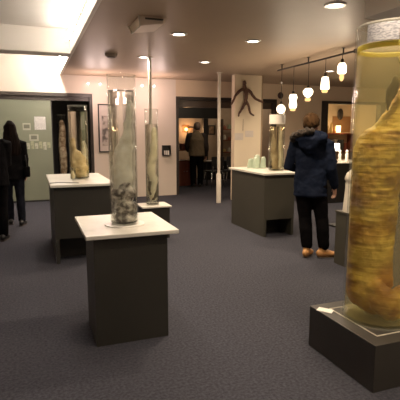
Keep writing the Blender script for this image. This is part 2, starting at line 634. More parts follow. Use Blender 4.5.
# centre plinth
t = thing('display_plinth', 'dark grey square plinth with white marble top under the tall clear jar', 'display plinth', (0.64, 3.3, 0))
link('top', box(0.31 - 0.64, 0.965 - 0.64, 2.99 - 3.3, 3.78 - 3.3, 0.787, 0.815, bev=0.005), 'marble', t)
link('body', box(0.366 - 0.64, 0.892 - 0.64, 3.04 - 3.3, 3.53 - 3.3, 0.0, 0.787, bev=0.003), 'grey', t)
veneer_table('long dark plinth with white marble top, left behind the centre one', 0.213, 0.87, 5.27, 6.62, 0.92, 'grey', 0.182, 0.905, 5.235, 6.68, 0.29)
veneer_table('olive grey counter plinth with white top in front of the white column', 3.10, 3.60, 5.62, 6.74, 0.935, 'grey_olive', 3.06, 3.64, 5.57, 6.79, 0.25)
t = thing('display_plinth', 'small low dark plinth behind the centre plinth carrying the slim rear jar', 'display plinth', (1.63, 6.25, 0))
link('top', box(-0.215, 0.215, -0.2, 0.2, 0.45, 0.472, bev=0.004), 'marble', t)
link('body', box(-0.19, 0.19, -0.175, 0.175, 0, 0.45), 'grey', t)
# low plinth in the right foreground
t = thing('display_plinth', 'low charcoal box plinth under the tall yellow jar at right', 'display plinth', (2.115, 2.225, 0))
link('body', box(-0.325, 0.325, -0.325, 0.325, 0, 0.292, bev=0.003), 'low_plinth', t)
bm = bmesh.new()
s, q = 0.232, 0.222
for a in ((-s, s, -s, -q), (-s, s, q, s), (-s, -q, -q, q), (q, s, -q, q)):
    add_box(bm, *a, 0.2915, 0.2945)
link('inlay', bm, pm('pale_inlay', (0.50, 0.46, 0.38), 0.4), t)
# grey plinth beneath the plaster cast
t = thing('display_plinth', 'narrow grey plinth beside the man, mostly behind the yellow jar', 'display plinth', (3.43, 4.02, 0))
link('body', box(-0.18, 0.18, -0.17, 0.17, 0, 0.60), 'grey_olive', t)
link('top', box(-0.19, 0.19, -0.18, 0.18, 0.60, 0.622, bev=0.003), 'grey_olive', t)

# plaster cast
MAT['plaster'] = pm('white_plaster', (0.66, 0.60, 0.50), 0.6, (0.60, 0.54, 0.44), 8, bump=0.1, bscale=30)
prof = [(0, 0), (0.172, 0.0), (0.172, 0.03), (0.166, 0.12), (0.160, 0.26), (0.156, 0.32), (0.152, 0.34), (0.165, 0.36), (0.160, 0.39), (0.145, 0.43), (0.11, 0.465), (0.06, 0.485), (0, 0.49)]
bm = lathe(prof, 36)
displace(bm, 0.006, 5.0, 3.0)
tag(link('plaster_cast', bm, 'plaster', None, True, (3.425, 4.02, 0.622)), 'white rounded plaster cast standing on the narrow grey plinth by the man', 'plaster cast')

# ------------------------------------------------------------------ jars and what they hold
jar('tall clear glass cylinder on the centre plinth', 0.637, 3.32, 0.823, 0.104, 1.09, 0.98, 'fluid', plate=0.15)
jar('wide glass cylinder on the long left plinth', 0.575, 5.93, 0.92, 0.122, 0.92, 0.85, 'fluid_tan', lid=True)
jar('slim tall glass cylinder on the small low rear plinth', 1.615, 6.25, 0.472, 0.095, 1.36, 1.15, 'fluid_green')
jar('glass cylinder with white top band on the counter plinth', 3.49, 5.98, 0.935, 0.118, 0.85, 0.66, 'fluid_tan')
jar('small narrow glass vial left of the wide jar on the long plinth', 0.475, 5.75, 0.92, 0.035, 0.15, 0.12, 'fluid_tan')

MAT['spec_grey'] = pm('grey_brown_tissue', (0.10, 0.08, 0.065), 0.5, (0.85, 0.78, 0.68), 22, 7, lo=0.42, hi=0.70)
def tissue(name, c1, c2, scale, share=0.42):
    """Pale see-through tissue: part of the light behind it comes through."""
    m_ = pm(name, c1, 0.4, c2, scale, 5)
    nt_ = m_.node_tree
    pb_ = [n_ for n_ in nt_.nodes if n_.type == 'BSDF_PRINCIPLED'][0]
    ou_ = [n_ for n_ in nt_.nodes if n_.type == 'OUTPUT_MATERIAL'][0]
    tl = nt_.nodes.new('ShaderNodeBsdfTranslucent')
    nt_.links.new(pb_.inputs['Base Color'].links[0].from_socket, tl.inputs[0])
    tp = nt_.nodes.new('ShaderNodeBsdfTransparent')
    m1 = nt_.nodes.new('ShaderNodeMixShader'); m1.inputs[0].default_value = share
    m2 = nt_.nodes.new('ShaderNodeMixShader'); m2.inputs[0].default_value = 0.08
    nt_.links.new(pb_.outputs[0], m1.inputs[1]); nt_.links.new(tl.outputs[0], m1.inputs[2])
    nt_.links.new(m1.outputs[0], m2.inputs[1]); nt_.links.new(tp.outputs[0], m2.inputs[2])
    nt_.links.new(m2.outputs[0], ou_.inputs[0])
    return m_
MAT['spec_pale'] = tissue('pale_green_tissue', (0.84, 0.80, 0.68), (0.97, 0.95, 0.87), 22)
MAT['spec_amber'] = pm('amber_tissue', (0.58, 0.42, 0.20), 0.5, (0.80, 0.66, 0.42), 14, 5)
MAT['spec_cream'] = tissue('cream_tissue', (0.84, 0.78, 0.60), (0.95, 0.90, 0.76), 14)
MAT['spec_dark'] = pm('dark_tissue', (0.09, 0.075, 0.055), 0.5, (0.2, 0.17, 0.12), 12, 5)


def specimen(label, loc, pts, m, amp=0.01, scale=9.0, seed=1.0, ridge=0.0, rscale=40, seg=28, ref=(1, 0, 0), extra=()):
    bm = loft(smooth_path(pts, 6), ref, seg)
    displace(bm, amp, scale, seed, ridge, rscale)
    o = tag(link('preserved_specimen', bm, m, None, True, loc), label, 'specimen', 'preserved specimens in jars')
    for nm, p2, m2, a2 in extra:
        b2 = loft(smooth_path(p2, 5), ref, 16)
        displace(b2, a2, 14, seed + 4)
        link(nm, b2, m2, o, True)
    return o


specimen('pale tapering specimen with grey wrinkled base in the tall clear jar', (0.637, 3.32, 0.838),
         [(-0.005, 0, 0.02, 0.060, 0.050), (0.01, 0, 0.08, 0.072, 0.06), (-0.012, 0.0, 0.15, 0.062, 0.05), (0.0, 0, 0.22, 0.072, 0.055), (-0.01, 0, 0.28, 0.055, 0.05)],
         'spec_grey', 0.022, 16, 2.0, 0.006, 70,
         extra=(('upper_tissue', [(0.0, 0.01, 0.24, 0.066, 0.05), (0.006, 0.01, 0.36, 0.066, 0.045), (0.014, 0.01, 0.48, 0.058, 0.04), (0.026, 0.01, 0.58, 0.046, 0.03), (0.036, 0, 0.68, 0.030, 0.022), (0.046, 0, 0.80, 0.018, 0.014), (0.05, 0, 0.90, 0.008, 0.008)], 'spec_pale', 0.02),))
specimen('coiled amber and cream specimen in the wide jar on the left plinth', (0.575, 5.93, 0.936),
         [(-0.02, 0, 0.04, 0.075, 0.06), (0.02, 0, 0.09, 0.080, 0.065), (0.0, 0, 0.17, 0.085, 0.065), (-0.02, 0, 0.26, 0.068, 0.055), (-0.055, 0, 0.36, 0.035, 0.035), (-0.06, 0, 0.48, 0.018, 0.018)],
         'spec_amber', 0.018, 12, 5.0, 0.006, 55,
         extra=(('upper_tissue', [(0.03, -0.01, 0.16, 0.035, 0.03), (0.055, 0, 0.27, 0.032, 0.03), (0.06, 0, 0.38, 0.02, 0.02), (0.05, 0, 0.46, 0.01, 0.01)], 'spec_pale', 0.008),))
specimen('long cream specimen hanging in the slim rear jar', (1.615, 6.25, 0.488),
         [(0.02, 0, 0.06, 0.03, 0.03), (-0.01, 0, 0.18, 0.05, 0.045), (0.02, 0, 0.34, 0.045, 0.04), (-0.015, 0, 0.5, 0.05, 0.04), (0.025, 0, 0.72, 0.045, 0.04), (0.03, 0, 0.92, 0.035, 0.03), (0.03, 0, 1.08, 0.02, 0.02)],
         'spec_cream', 0.012, 9, 8.0, 0.003, 40,
         extra=(('dark_lobe', [(-0.03, -0.02, 0.14, 0.02, 0.02), (-0.04, -0.02, 0.24, 0.026, 0.02), (-0.03, -0.02, 0.32, 0.015, 0.015)], 'spec_dark', 0.006),
                ('dark_strand', [(0.0, -0.03, 0.06, 0.02, 0.015), (0.04, -0.03, 0.13, 0.024, 0.02), (0.05, -0.03, 0.19, 0.012, 0.01)], 'spec_dark', 0.005)))
specimen('pale brown split specimen in the jar on the counter plinth', (3.49, 5.98, 0.951),
         [(0.0, 0, 0.03, 0.05, 0.04), (-0.02, 0, 0.12, 0.055, 0.045), (-0.035, 0, 0.26, 0.05, 0.04), (-0.045, 0, 0.40, 0.035, 0.03), (-0.05, 0, 0.52, 0.02, 0.02)],
         pm('brown_tissue', (0.30, 0.22, 0.12), 0.5, (0.44, 0.35, 0.22), 10, 5), 0.012, 9, 11.0, 0.003, 40,
         extra=(('pale_strand', [(0.03, -0.02, 0.05, 0.03, 0.03), (0.055, -0.01, 0.2, 0.022, 0.02), (0.05, 0, 0.40, 0.015, 0.014), (0.055, 0, 0.58, 0.008, 0.008)], 'spec_cream', 0.006),))
specimen('tiny pale specimen in the small vial on the left plinth', (0.475, 5.75, 0.936),
         [(0, 0, 0.012, 0.012), (0.006, 0, 0.04, 0.018), (-0.004, 0, 0.075, 0.012), (0.0, 0, 0.095, 0.006)], 'spec_cream', 0.004, 30, 3.0)
# white band on top of the counter jar
jb = lathe([(0.1195, 0.70), (0.1205, 0.70), (0.1205, 0.835), (0.1195, 0.835), (0.1195, 0.70)], 48)
jb_o = link('label_band', jb, pm('white_band', (0.72, 0.66, 0.58), 0.6), None, True)
for o in list(COL.objects):
    if o.name.startswith('specimen_jar') and 'white top band' in o.get('label', ''):
        jb_o.parent = o

# ------------------------------------------------------------------ the great yellow jar
BX, BYC, BZ, BR = 2.100, 2.232, 0.2945, 0.224
MAT['fluid_yellow'] = thin_glass('yellow_fluid', (0.98, 0.95, 0.78), 0.25, haze=0.17, hazecol=(0.88, 0.79, 0.50))
t = thing('specimen_jar', 'huge glass cylinder of yellow fluid on the low plinth at right', 'glass jar', (BX, BYC, BZ), 0, 'glass specimen cylinders')
H = 1.84
th = 0.012
link('glass_wall', lathe([(0, 0), (BR, 0), (BR, H), (BR - th, H), (BR - th, 0.02), (0, 0.02)], 96), 'glass', t, True)
link('rim', lathe([(BR - th, H), (BR - th / 2, H + 0.006), (BR, H), (BR - th / 2, H - 0.004), (BR - th, H)], 96), 'acrylic', t, True)
LV = 1.715
link('liquid', lathe([(0, 0.022), (BR - th - 0.002, 0.022), (BR - th - 0.002, LV), (0, LV)], 96), 'fluid_yellow', t, True)
link('fluid_ring', lathe([(BR - th - 0.004, LV - 0.02), (BR - th - 0.0015, LV - 0.02), (BR - th - 0.0015, LV + 0.012), (BR - th - 0.012, LV + 0.002), (BR - th - 0.004, LV - 0.02)], 96),
     thin_glass('yellow_meniscus', (0.8, 0.75, 0.25), 0.5, haze=0.5, hazecol=(0.85, 0.78, 0.30)), t, True)
link('base_disc', lathe([(0, -0.0005), (BR + 0.012, -0.0005), (BR + 0.012, 0.008), (BR + 0.0005, 0.008), (BR + 0.0005, 0.0), (0, 0.0)], 96), 'acrylic', t, True)
# printed sheet round the top of the cylinder (faces the viewer)
MAT['sheet'] = print_mat('printed_sheet', (0.36, 0.36, 0.385), (0.20, 0.20, 0.23), 55, 190, 0.44)
bm = bmesh.new()
a0, a1 = math.radians(186), math.radians(233)
cols = []
for i in range(25):
    a = a0 + (a1 - a0) * i / 24
    cols.append([bm.verts.new((rr * math.cos(a), rr * math.sin(a), zz)) for rr, zz in ((BR + 0.001, 1.730), (BR + 0.0018, 1.730), (BR + 0.0018, 1.828), (BR + 0.001, 1.828))])
for c0, c1 in zip(cols, cols[1:]):
    for k in range(4):
        bm.faces.new((c0[k], c0[(k + 1) % 4], c1[(k + 1) % 4], c1[k]))
bm.faces.new(cols[0]); bm.faces.new(cols[-1])
link('printed_label', bm, 'sheet', t, True)
link('top_band', lathe([(BR - th - 0.0015, 1.735), (BR - th - 0.0005, 1.735), (BR - th - 0.0005, 1.845), (BR - th - 0.0015, 1.845), (BR - th - 0.0015, 1.735)], 96),
     thin_glass('milky_band', (0.95, 0.94, 0.92), 0.2, haze=0.35, hazecol=(0.50, 0.47, 0.46)), t, True)

# its specimen: U = camera-side right, W = away
Ux, Uy = 0.72, -0.69
def SP(u, v, z):       # u across the line of sight, v towards the viewer
    return (u * Ux - v * 0.69, u * Uy - v * 0.72, z)
m, nt, out = new_mat('golden_hide')
b = nt.nodes.new('ShaderNodeBsdfPrincipled')
b.inputs['Roughness'].default_value = 0.45
nt.links.new(b.outputs[0], out.inputs[0])
tc = nt.nodes.new('ShaderNodeTexCoord')
mp = nt.nodes.new('ShaderNodeMapping'); mp.inputs['Scale'].default_value = (5, 5, 11)
nt.links.new(tc.outputs['Object'], mp.inputs[0])
n1 = nt.nodes.new('ShaderNodeTexNoise'); n1.inputs['Scale'].default_value = 1.0; n1.inputs['Detail'].default_value = 5
nt.links.new(mp.outputs[0], n1.inputs['Vector'])
r1 = nt.nodes.new('ShaderNodeValToRGB')
r1.color_ramp.elements[0].position = 0.30; r1.color_ramp.elements[0].color = (0.30, 0.13, 0.028, 1)
r1.color_ramp.elements[1].position = 0.72; r1.color_ramp.elements[1].color = (0.95, 0.71, 0.17, 1)
e_ = r1.color_ramp.elements.new(0.48); e_.color = (0.78, 0.55, 0.11, 1)
nt.links.new(n1.outputs['Fac'], r1.inputs[0])
mp2 = nt.nodes.new('ShaderNodeMapping'); mp2.inputs['Scale'].default_value = (5, 5, 55)
nt.links.new(tc.outputs['Object'], mp2.inputs[0])
n2 = nt.nodes.new('ShaderNodeTexNoise'); n2.inputs['Scale'].default_value = 1.0; n2.inputs['Detail'].default_value = 4
nt.links.new(mp2.outputs[0], n2.inputs['Vector'])
bp = nt.nodes.new('ShaderNodeBump'); bp.inputs['Strength'].default_value = 0.7; bp.inputs['Distance'].default_value = 0.012
nt.links.new(n2.outputs['Fac'], bp.inputs['Height'])
nt.links.new(bp.outputs[0], b.inputs['Normal'])
n3 = nt.nodes.new('ShaderNodeTexNoise'); n3.inputs['Scale'].default_value = 4.5; n3.inputs['Detail'].default_value = 3
nt.links.new(tc.outputs['Object'], n3.inputs['Vector'])
r3 = nt.nodes.new('ShaderNodeValToRGB')
r3.color_ramp.elements[0].position = 0.36; r3.color_ramp.elements[0].color = (0.62, 0.42, 0.28, 1)
r3.color_ramp.elements[1].position = 0.58; r3.color_ramp.elements[1].color = (1, 1, 1, 1)
nt.links.new(n3.outputs['Fac'], r3.inputs[0])
mxc = nt.nodes.new('ShaderNodeMixRGB'); mxc.blend_type = 'MULTIPLY'; mxc.inputs[0].default_value = 1.0
nt.links.new(r1.outputs[0], mxc.inputs[1]); nt.links.new(r3.outputs[0], mxc.inputs[2])
nt.links.new(mxc.outputs[0], b.inputs['Base Color'])
MAT['hide'] = m
rows = [(-0.02, 0.03, 0.10, 0.10, 0.10), (-0.066, 0.02, 0.20, 0.144, 0.12), (-0.068, 0.0, 0.33, 0.147, 0.125), (-0.068, 0, 0.50, 0.145, 0.13), (-0.062, 0, 0.75, 0.145, 0.13),
        (-0.05, 0, 0.96, 0.154, 0.13), (-0.035, 0, 1.08, 0.168, 0.13), (0.025, 0, 1.17, 0.145, 0.12), (0.07, 0, 1.28, 0.115, 0.10), (0.105, 0, 1.42, 0.085, 0.085), (0.12, 0, 1.54, 0.065, 0.07), (0.125, 0, 1.63, 0.05, 0.05)]
pts = [(*SP(u, v, z), ra, rb) for u, v, z, ra, rb in rows]
bm = loft(smooth_path(pts, 14), (Ux, Uy, 0), 96)
displace(bm, 0.010, 6.0, 4.0, 0.0010, 150)
add_loft(bm, smooth_path([(*SP(-0.04, 0.11, 0.24), 0.07, 0.045), (*SP(0.02, 0.13, 0.17), 0.095, 0.05), (*SP(0.09, 0.11, 0.135), 0.105, 0.06), (*SP(0.15, 0.04, 0.17), 0.09, 0.05)], 6), (0, 0, 1), 32)
bm = fuse(bm, 0.007, 2)
displace(bm, 0.005, 22.0, 9.0, 0.0007, 170)
for v in bm.verts:      # keep it inside the glass
    rr = math.hypot(v.co.x, v.co.y)
    if rr > BR - th - 0.006:
        k = (BR - th - 0.006) / rr
        v.co.x *= k; v.co.y *= k
o = tag(link('preserved_specimen', bm, 'hide', None, True, (BX, BYC, BZ)), 'huge golden brown wrinkled specimen in the yellow jar at right', 'specimen', 'preserved specimens in jars')
flap = loft(smooth_path([(*SP(0.02, 0.10, 1.53), 0.012, 0.02), (*SP(0.02, 0.11, 1.49), 0.03, 0.03), (*SP(0.0, 0.11, 1.43), 0.028, 0.02), (*SP(-0.01, 0.11, 1.37), 0.012, 0.012), (*SP(-0.012, 0.11, 1.34), 0.004, 0.004)], 5), (Ux, Uy, 0), 16)
displace(flap, 0.006, 25, 2)
link('grey_flap', flap, pm('grey_membrane', (0.17, 0.14, 0.08), 0.6), o, True)
bm = loft(smooth_path([(*SP(0.04, 0.11, 1.625), 0.02, 0.015), (*SP(0.08, 0.12, 1.635), 0.034, 0.025), (*SP(0.14, 0.10, 1.62), 0.03, 0.025)], 5), (0, 0, 1), 16)
displace(bm, 0.012, 30, 5)
link('dark_tip', bm, pm('dark_spotted_hide', (0.10, 0.08, 0.03), 0.6, (0.40, 0.33, 0.12), 30), o, True)

# small label card on the low plinth
tag(link('label_card', box(-0.052, 0.052, -0.033, 0.033, 0, 0.003), pm('card_white', (0.74, 0.71, 0.66), 0.7), None, False, (1.856, 2.462, 0.292)), 'small white label card on the low plinth corner beside the yellow jar', 'label card')
COL.objects['label_card'].rotation_euler = (0, 0, math.radians(-52))
COL.objects['label_card'].location = (1.838, 2.44, 0.292)

# black strap on left plinth
bm = loft(smooth_path([(0.19, 5.45, 0.924, 0.022, 0.004), (0.30, 5.48, 0.924, 0.02, 0.004), (0.42, 5.40, 0.925, 0.016, 0.004), (0.50, 5.36, 0.924, 0.008, 0.004)], 6), (0, 1, 0), 10)
tag(link('strap', bm, 'black', None, True), 'black strap lying across the corner of the long left plinth', 'strap')

# pale green ornaments on the counter
MAT['jade'] = pm('pale_green_glass', (0.50, 0.60, 0.46), 0.25, (0.60, 0.68, 0.54), 12, trans=0.35)
for k, (x, y, hh, ww, lb) in enumerate(((3.36, 6.50, 0.14, 0.055, 'leftmost, shortest'), (3.42, 6.42, 0.175, 0.062, 'second from left'),
                                        (3.475, 6.50, 0.20, 0.06, 'third from left'), (3.535, 6.40, 0.17, 0.05, 'beside the jar at right'))):
    bm = loft(smooth_path([(0, 0, 0.0, ww, 0.035), (0, 0, hh * 0.35, ww * 0.95, 0.030), (0.005, 0, hh * 0.75, ww * 0.85, 0.026), (-0.005, 0, hh, ww * 0.7, 0.02)], 4), (1, -0.2, 0), 20, cap=True)
    for v in bm.verts:
        v.co.z = max(v.co.z, 0.0)
    displace(bm, 0.003, 14, k)
    for v in bm.verts:
        v.co.z = max(v.co.z, 0.0)
    tag(link('glass_ornament', bm, 'jade', None, True, (x - 0.04, y, 0.936)), 'pale green glass ornament on the counter plinth, ' + lb, 'ornament', 'pale green ornaments on the counter')

# root figure hanging on the column
MAT['root'] = pm('brown_root', (0.075, 0.032, 0.018), 0.6, (0.15, 0.07, 0.04), 14, 5)
t = thing('root_figure', 'twisted brown root shaped like a figure, hanging on the white column', 'wall ornament', (4.45, 9.0, 2.2))
def rt_(nm, pts, seed):
    b_ = loft(smooth_path([(*p[:3], p[3] * 1.08) for p in pts], 5), (0, 1, 0), 12)
    displace(b_, 0.008, 18, seed)
    return link(nm, b_, 'root', t, True)
yy = -0.07
rt_('head', [(-0.08, yy, 0.33, 0.026), (-0.065, yy, 0.36, 0.04), (-0.06, yy, 0.40, 0.03)], 1)
rt_('trunk', [(-0.065, yy, 0.34, 0.022), (-0.05, yy, 0.25, 0.042), (-0.02, yy, 0.13, 0.036), (-0.03, yy, 0.0, 0.032), (-0.02, yy, -0.06, 0.03)], 2)
rt_('arm', [(-0.05, yy, 0.22, 0.034), (-0.15, yy, 0.21, 0.030), (-0.27, yy, 0.10, 0.026), (-0.33, yy, -0.02, 0.022), (-0.37, yy, -0.09, 0.016)], 3)
rt_('arm', [(-0.05, yy, 0.22, 0.034), (0.06, yy, 0.20, 0.030), (0.18, yy, 0.06, 0.026), (0.30, yy, 0.0, 0.024), (0.39, yy, -0.03, 0.016)], 4)
rt_('leg', [(-0.03, yy, -0.02, 0.03), (-0.09, yy, -0.14, 0.025), (-0.18, yy, -0.27, 0.02), (-0.20, yy, -0.34, 0.016)], 5)
rt_('leg', [(-0.02, yy, -0.02, 0.03), (0.04, yy, -0.12, 0.025), (0.08, yy, -0.26, 0.02), (0.17, yy, -0.32, 0.014)], 6)
link('cord', tube([(-0.06, -0.02, -0.4), (-0.06, -0.012, -0.65)], 0.004), 'root', t, True)
link('hanger', tube([(-0.06, 0.0, 0.30), (-0.06, -0.06, 0.30)], 0.012), 'darkmetal', t, True)
for x, z, ww, hh, lb in ((4.30, 1.42, 0.10, 0.15, 'left'), (4.55, 1.48, 0.10, 0.14, 'right')):
    tag(link('paper_notice', box(-ww, ww, -0.003, 0, -hh / 2, hh / 2), pm('faint_paper', (0.66, 0.58, 0.52), 0.8), None, False, (x, 9.0, z)),
        'faint small paper notice on the white column below the root figure, at ' + lb, 'notice', 'notices on the column')

# picture and leaflet box on the wall
t = thing('picture_frame', 'black framed portrait picture on the wall behind the tall clear jar', 'picture', (1.63, WALL_Y, 1.605))
bm = bmesh.new()
a, b_, fw = 0.18, 0.54, 0.025
for q in ((-a, a, -b_, -b_ + fw), (-a, a, b_ - fw, b_), (-a, -a + fw, -b_ + fw, b_ - fw), (a - fw, a, -b_ + fw, b_ - fw)):
    add_box(bm, q[0], q[1], -0.03, 0, q[2], q[3])
link('frame', bm, 'black', t)
link('mount', box(-a + fw, a - fw, -0.012, -0.002, -b_ + fw, b_ - fw), pm('mount_paper', (0.62, 0.54, 0.49), 0.7), t)
bm = bmesh.new()
add_box(bm, -0.10, 0.10, -0.014, -0.0121, -0.40, 0.28)
link('print', bm, pm('grey_print', (0.50, 0.43, 0.38), 0.8, (0.14, 0.12, 0.11), 7, 3, lo=0.45, hi=0.6), t)
t = thing('leaflet_box', 'small black leaflet box on the wall right of the slim rear jar', 'leaflet holder', (3.03, WALL_Y, 1.09))
bm = bmesh.new()
for q in ((-0.10, 0.10, -0.09, 0, -0.12, -0.105), (-0.10, 0.10, -0.09, 0, 0.105, 0.12), (-0.10, -0.088, -0.09, 0, -0.105, 0.105), (0.088, 0.10, -0.09, 0, -0.105, 0.105), (-0.088, 0.088, -0.015, 0, -0.105, 0.105)):
    add_box(bm, *q)
link('case', bm, 'black', t)
for k in range(3):
    tag(link('leaflet', box(-0.013, 0.013, -0.02, 0.02, 0, 0.10), 'paper', None, False, (2.985 + k * 0.045, WALL_Y - 0.05, 0.985)),
        'white leaflet in the small black wall box, ' + ('left', 'middle', 'right')[k] + ' one', 'leaflet', 'leaflets in the wall box')

# ------------------------------------------------------------------ sliding panel with notices
t = thing('sliding_panel', 'large grey green sliding glass panel in the left doorway', 'panel', (-1.04, WALL_Y + 0.045, 0))
link('pane', box(-1.48, 1.49, -0.012, 0.012, 0.035, 2.20), 'panel', t)
link('edge_strip', box(1.49, 1.515, -0.018, 0.018, 0.0, 2.20), 'black', t)
link('bottom_rail', box(-1.48, 1.4899, -0.018, 0.018, 0.0, 0.034), 'black', t)
link('top_rail', box(-1.5, 2.31, -0.02, 0.05, 2.2001, 2.29), 'frame', t)
for x, z in ((-0.42, 2.235), (0.30, 2.235), (0.62, 2.235)):
    pass
for x0, x1, z0, z1, mm, lb in ((0.10, 0.33, 1.57, 1.85, 'print', 'large white printed notice at the upper right of the grey green panel'),
                               (-0.14, 0.02, 1.56, 1.71, 'paper', 'white notice with a darker picture near the long haired woman'),
                               (-0.02, 0.17, 1.33, 1.47, 'paper', 'pale notice above the row of little cards on the panel')):
    o = tag(link('paper_notice', box(-(x1 - x0) / 2, (x1 - x0) / 2, -0.003, 0.0, -(z1 - z0) / 2, (z1 - z0) / 2), MAT['print'] if mm == 'print' else pm('aged_notice', (0.42, 0.42, 0.33), 0.8), None, False,
                 ((x0 + x1) / 2, WALL_Y + 0.0325, (z0 + z1) / 2)), lb, 'notice', 'notices on the sliding panel')
    if mm != 'print':
        link('picture', box(-0.06, 0.06, -0.005, -0.003, -0.035, 0.045), pm('notice_picture', (0.16, 0.16, 0.12), 0.8), o)
for k in range(6):
    x = -0.05 + k * 0.085
    hh = (0.13, 0.17, 0.12, 0.15, 0.17, 0.12)[k]
    tag(link('paper_card', box(-0.034, 0.034, -0.003, 0, -hh / 2, hh / 2), pm('card_tint', (0.36, 0.38, 0.25) if k % 2 else (0.46, 0.46, 0.36), 0.8, (0.18, 0.18, 0.12), 22, lo=0.5, hi=0.7), None, False, (x, WALL_Y + 0.0325, 1.22 + (0.02 if k % 2 else 0))),
        'small card in the row on the grey green panel, ' + ('leftmost', 'second from left', 'third from left', 'third from right', 'second from right', 'rightmost')[k], 'card', 'cards in a row on the panel')
# dark room behind: pedestal with a slim jar
t = thing('display_plinth', 'black plinth in the dark room behind the sliding panel', 'display plinth', (0.72, 11.2, 0))
link('body', box(-0.2, 0.2, -0.2, 0.2, 0, 0.48), 'black', t)
link('top', box(-0.21, 0.21, -0.21, 0.21, 0.48, 0.5), 'marble', t)
jar('slim glass cylinder in the dark room left of the wide jar', 0.71, 11.15, 0.50, 0.115, 1.42, 1.3, None, lid=True)
specimen('brown spotted specimen in the slim jar of the dark room', (0.71, 11.15, 0.52),
         [(0, 0, 0.03, 0.07, 0.06), (0.01, 0, 0.3, 0.085, 0.07), (-0.01, 0, 0.7, 0.085, 0.07), (0.01, 0, 1.0, 0.075, 0.06), (0, 0, 1.25, 0.05, 0.05)],
         pm('spotted_tissue', (0.20, 0.12, 0.06), 0.6, (0.55, 0.42, 0.28), 11, 4, lo=0.4, hi=0.6), 0.01, 9, 21.0)
lamp('dark_room_light', (0.5, 10.75, 2.35), 5, WARM, 0.08)

# ------------------------------------------------------------------ middle room
struct(link('ceiling_valance', box(2.5, 5.35, 12.6, 12.7, 1.93, 2.6), 'black'))
struct(link('trim_4', box(2.5, 6.9, WALL_Y + T + 0.02, WALL_Y + T + 0.10, 2.12, 2.30), pm('brown_rail', (0.10, 0.07, 0.05), 0.35)))
struct(link('column_dark', box(5.16, 5.32, 13.4, 13.56, 0, 2.6), 'black'))
t = thing('wall_lamp', 'small glowing orange lamp on the back wall of the middle room', 'lamp', (4.83, 14.2, 1.62))
link('back_plate', box(-0.12, 0.12, -0.02, 0, -0.10, 0.14), pm('bronze_plate', (0.25, 0.11, 0.03), 0.4), t)
bm = bmesh.new(); add_ball(bm, (0, -0.07, 0), 0.055, 0.055, 0.055)
link('bulb', bm, em('orange_glow', (1.0, 0.50, 0.14), 7.0), t, True)
lamp('wall_lamp_light', (0, -0.2, 0), 9, (1.0, 0.55, 0.25), 0.05, t)
lamp('middle_room_light', (4.6, 13.2, 2.4), 18, WARM, 0.12)
lamp('middle_room_light', (4.5, 10.95, 2.35), 16, WARM, 0.12)  # added fill light on the back of the man in vest, no fitting here
lamp('middle_room_light', (6.2, 13.0, 2.3), 9, WARM, 0.12)
for x, z, lb in ((4.45, 1.60, 'left of the orange wall lamp'), (5.0, 1.55, 'right of the orange wall lamp'), (5.75, 1.60, 'right of the dark post')):
    t = thing('picture_frame', 'small dark framed picture in the middle room ' + lb, 'picture', (x, 14.2, z), 0, 'pictures in the middle room')
    link('frame', box(-0.13, 0.13, -0.02, 0, -0.16, 0.16), 'frame', t)
    link('print', box(-0.09, 0.09, -0.024, -0.0201, -0.12, 0.12), pm('tan_print', (0.34, 0.22, 0.12), 0.7, (0.16, 0.10, 0.06), 14), t)
MAT['mahogany'] = pm('red_mahogany', (0.16, 0.040, 0.022), 0.4, (0.20, 0.055, 0.03), 4, stretch=(1, 1, 6))
t = thing('cabinet', 'reddish wooden cabinet in the middle room left of the man in vest', 'cabinet', (4.12, 12.35, 0))
link('body', box(-0.34, 0.34, -0.2, 0.3, 0, 0.70), 'mahogany', t)
link('top', box(-0.36, 0.36, -0.22, 0.32, 0.70, 0.725), 'mahogany', t)
d = link('door', box(-0.31, -0.005, -0.215, -0.2001, 0.06, 0.66), 'mahogany', t)
link('knob', lathe([(0, 0), (0.014, 0), (0.018, 0.02), (0, 0.026)], 12), 'steel', d, True, (-0.04, -0.222, 0.4))
d = link('door', box(0.005, 0.31, -0.215, -0.2001, 0.06, 0.66), 'mahogany', t)
link('knob', lathe([(0, 0), (0.014, 0), (0.018, 0.02), (0, 0.026)], 12), 'steel', d, True, (0.04, -0.222, 0.4))
tag(link('red_box', box(-0.13, 0.13, -0.1, 0.1, 0, 0.17, bev=0.006), pm('red_card', (0.30, 0.10, 0.07), 0.6), None, False, (4.2, 12.45, 1.03)), 'dull red box on the shelf in the middle room', 'box')
tag(link('wall_shelf', box(3.8, 4.8, 12.3, 12.62, 0.99, 1.03), 'mahogany'), 'dark reddish shelf behind the man in vest', 'shelf')
for sx in (3.85, 4.75):
    COLb = link('bracket', box(sx - 0.015, sx + 0.015, 12.35, 12.62, 0.7255, 0.99), 'mahogany', COL.objects['wall_shelf'])
for k, (x, y) in enumerate(((4.02, 12.25), (4.28, 12.3))):
    tag(link('paper_sheet', box(-0.10, 0.10, -0.07, 0.07, 0, 0.012), 'paper', None, False, (x, y, 0.726)), 'loose white papers on the reddish cabinet, ' + ('at its left end', 'next to the man in vest')[k], 'paper', 'papers on the cabinet')
# black bench table with paper, chairs
t = thing('table', 'black table right of the man in vest in the middle room', 'table', (5.3, 12.2, 0))
link('tabletop', box(-0.65, 0.95, -0.3, 0.3, 0.66, 0.70), 'black', t)
for sx in (-0.6, 0.9):
    for sy in (-0.26, 0.26):
        link('leg', box(sx - 0.02, sx + 0.02, sy - 0.02, sy + 0.02, 0, 0.66), 'black', t)
link('modesty_panel', box(-0.58, 0.88, 0.1, 0.13, 0.12, 0.66), 'black', t)
tag(link('paper_sheet', box(-0.10, 0.10, -0.07, 0.07, 0, 0.012), 'paper', None, False, (4.83, 12.05, 0.70)), 'white papers on the left end of the black table', 'paper')


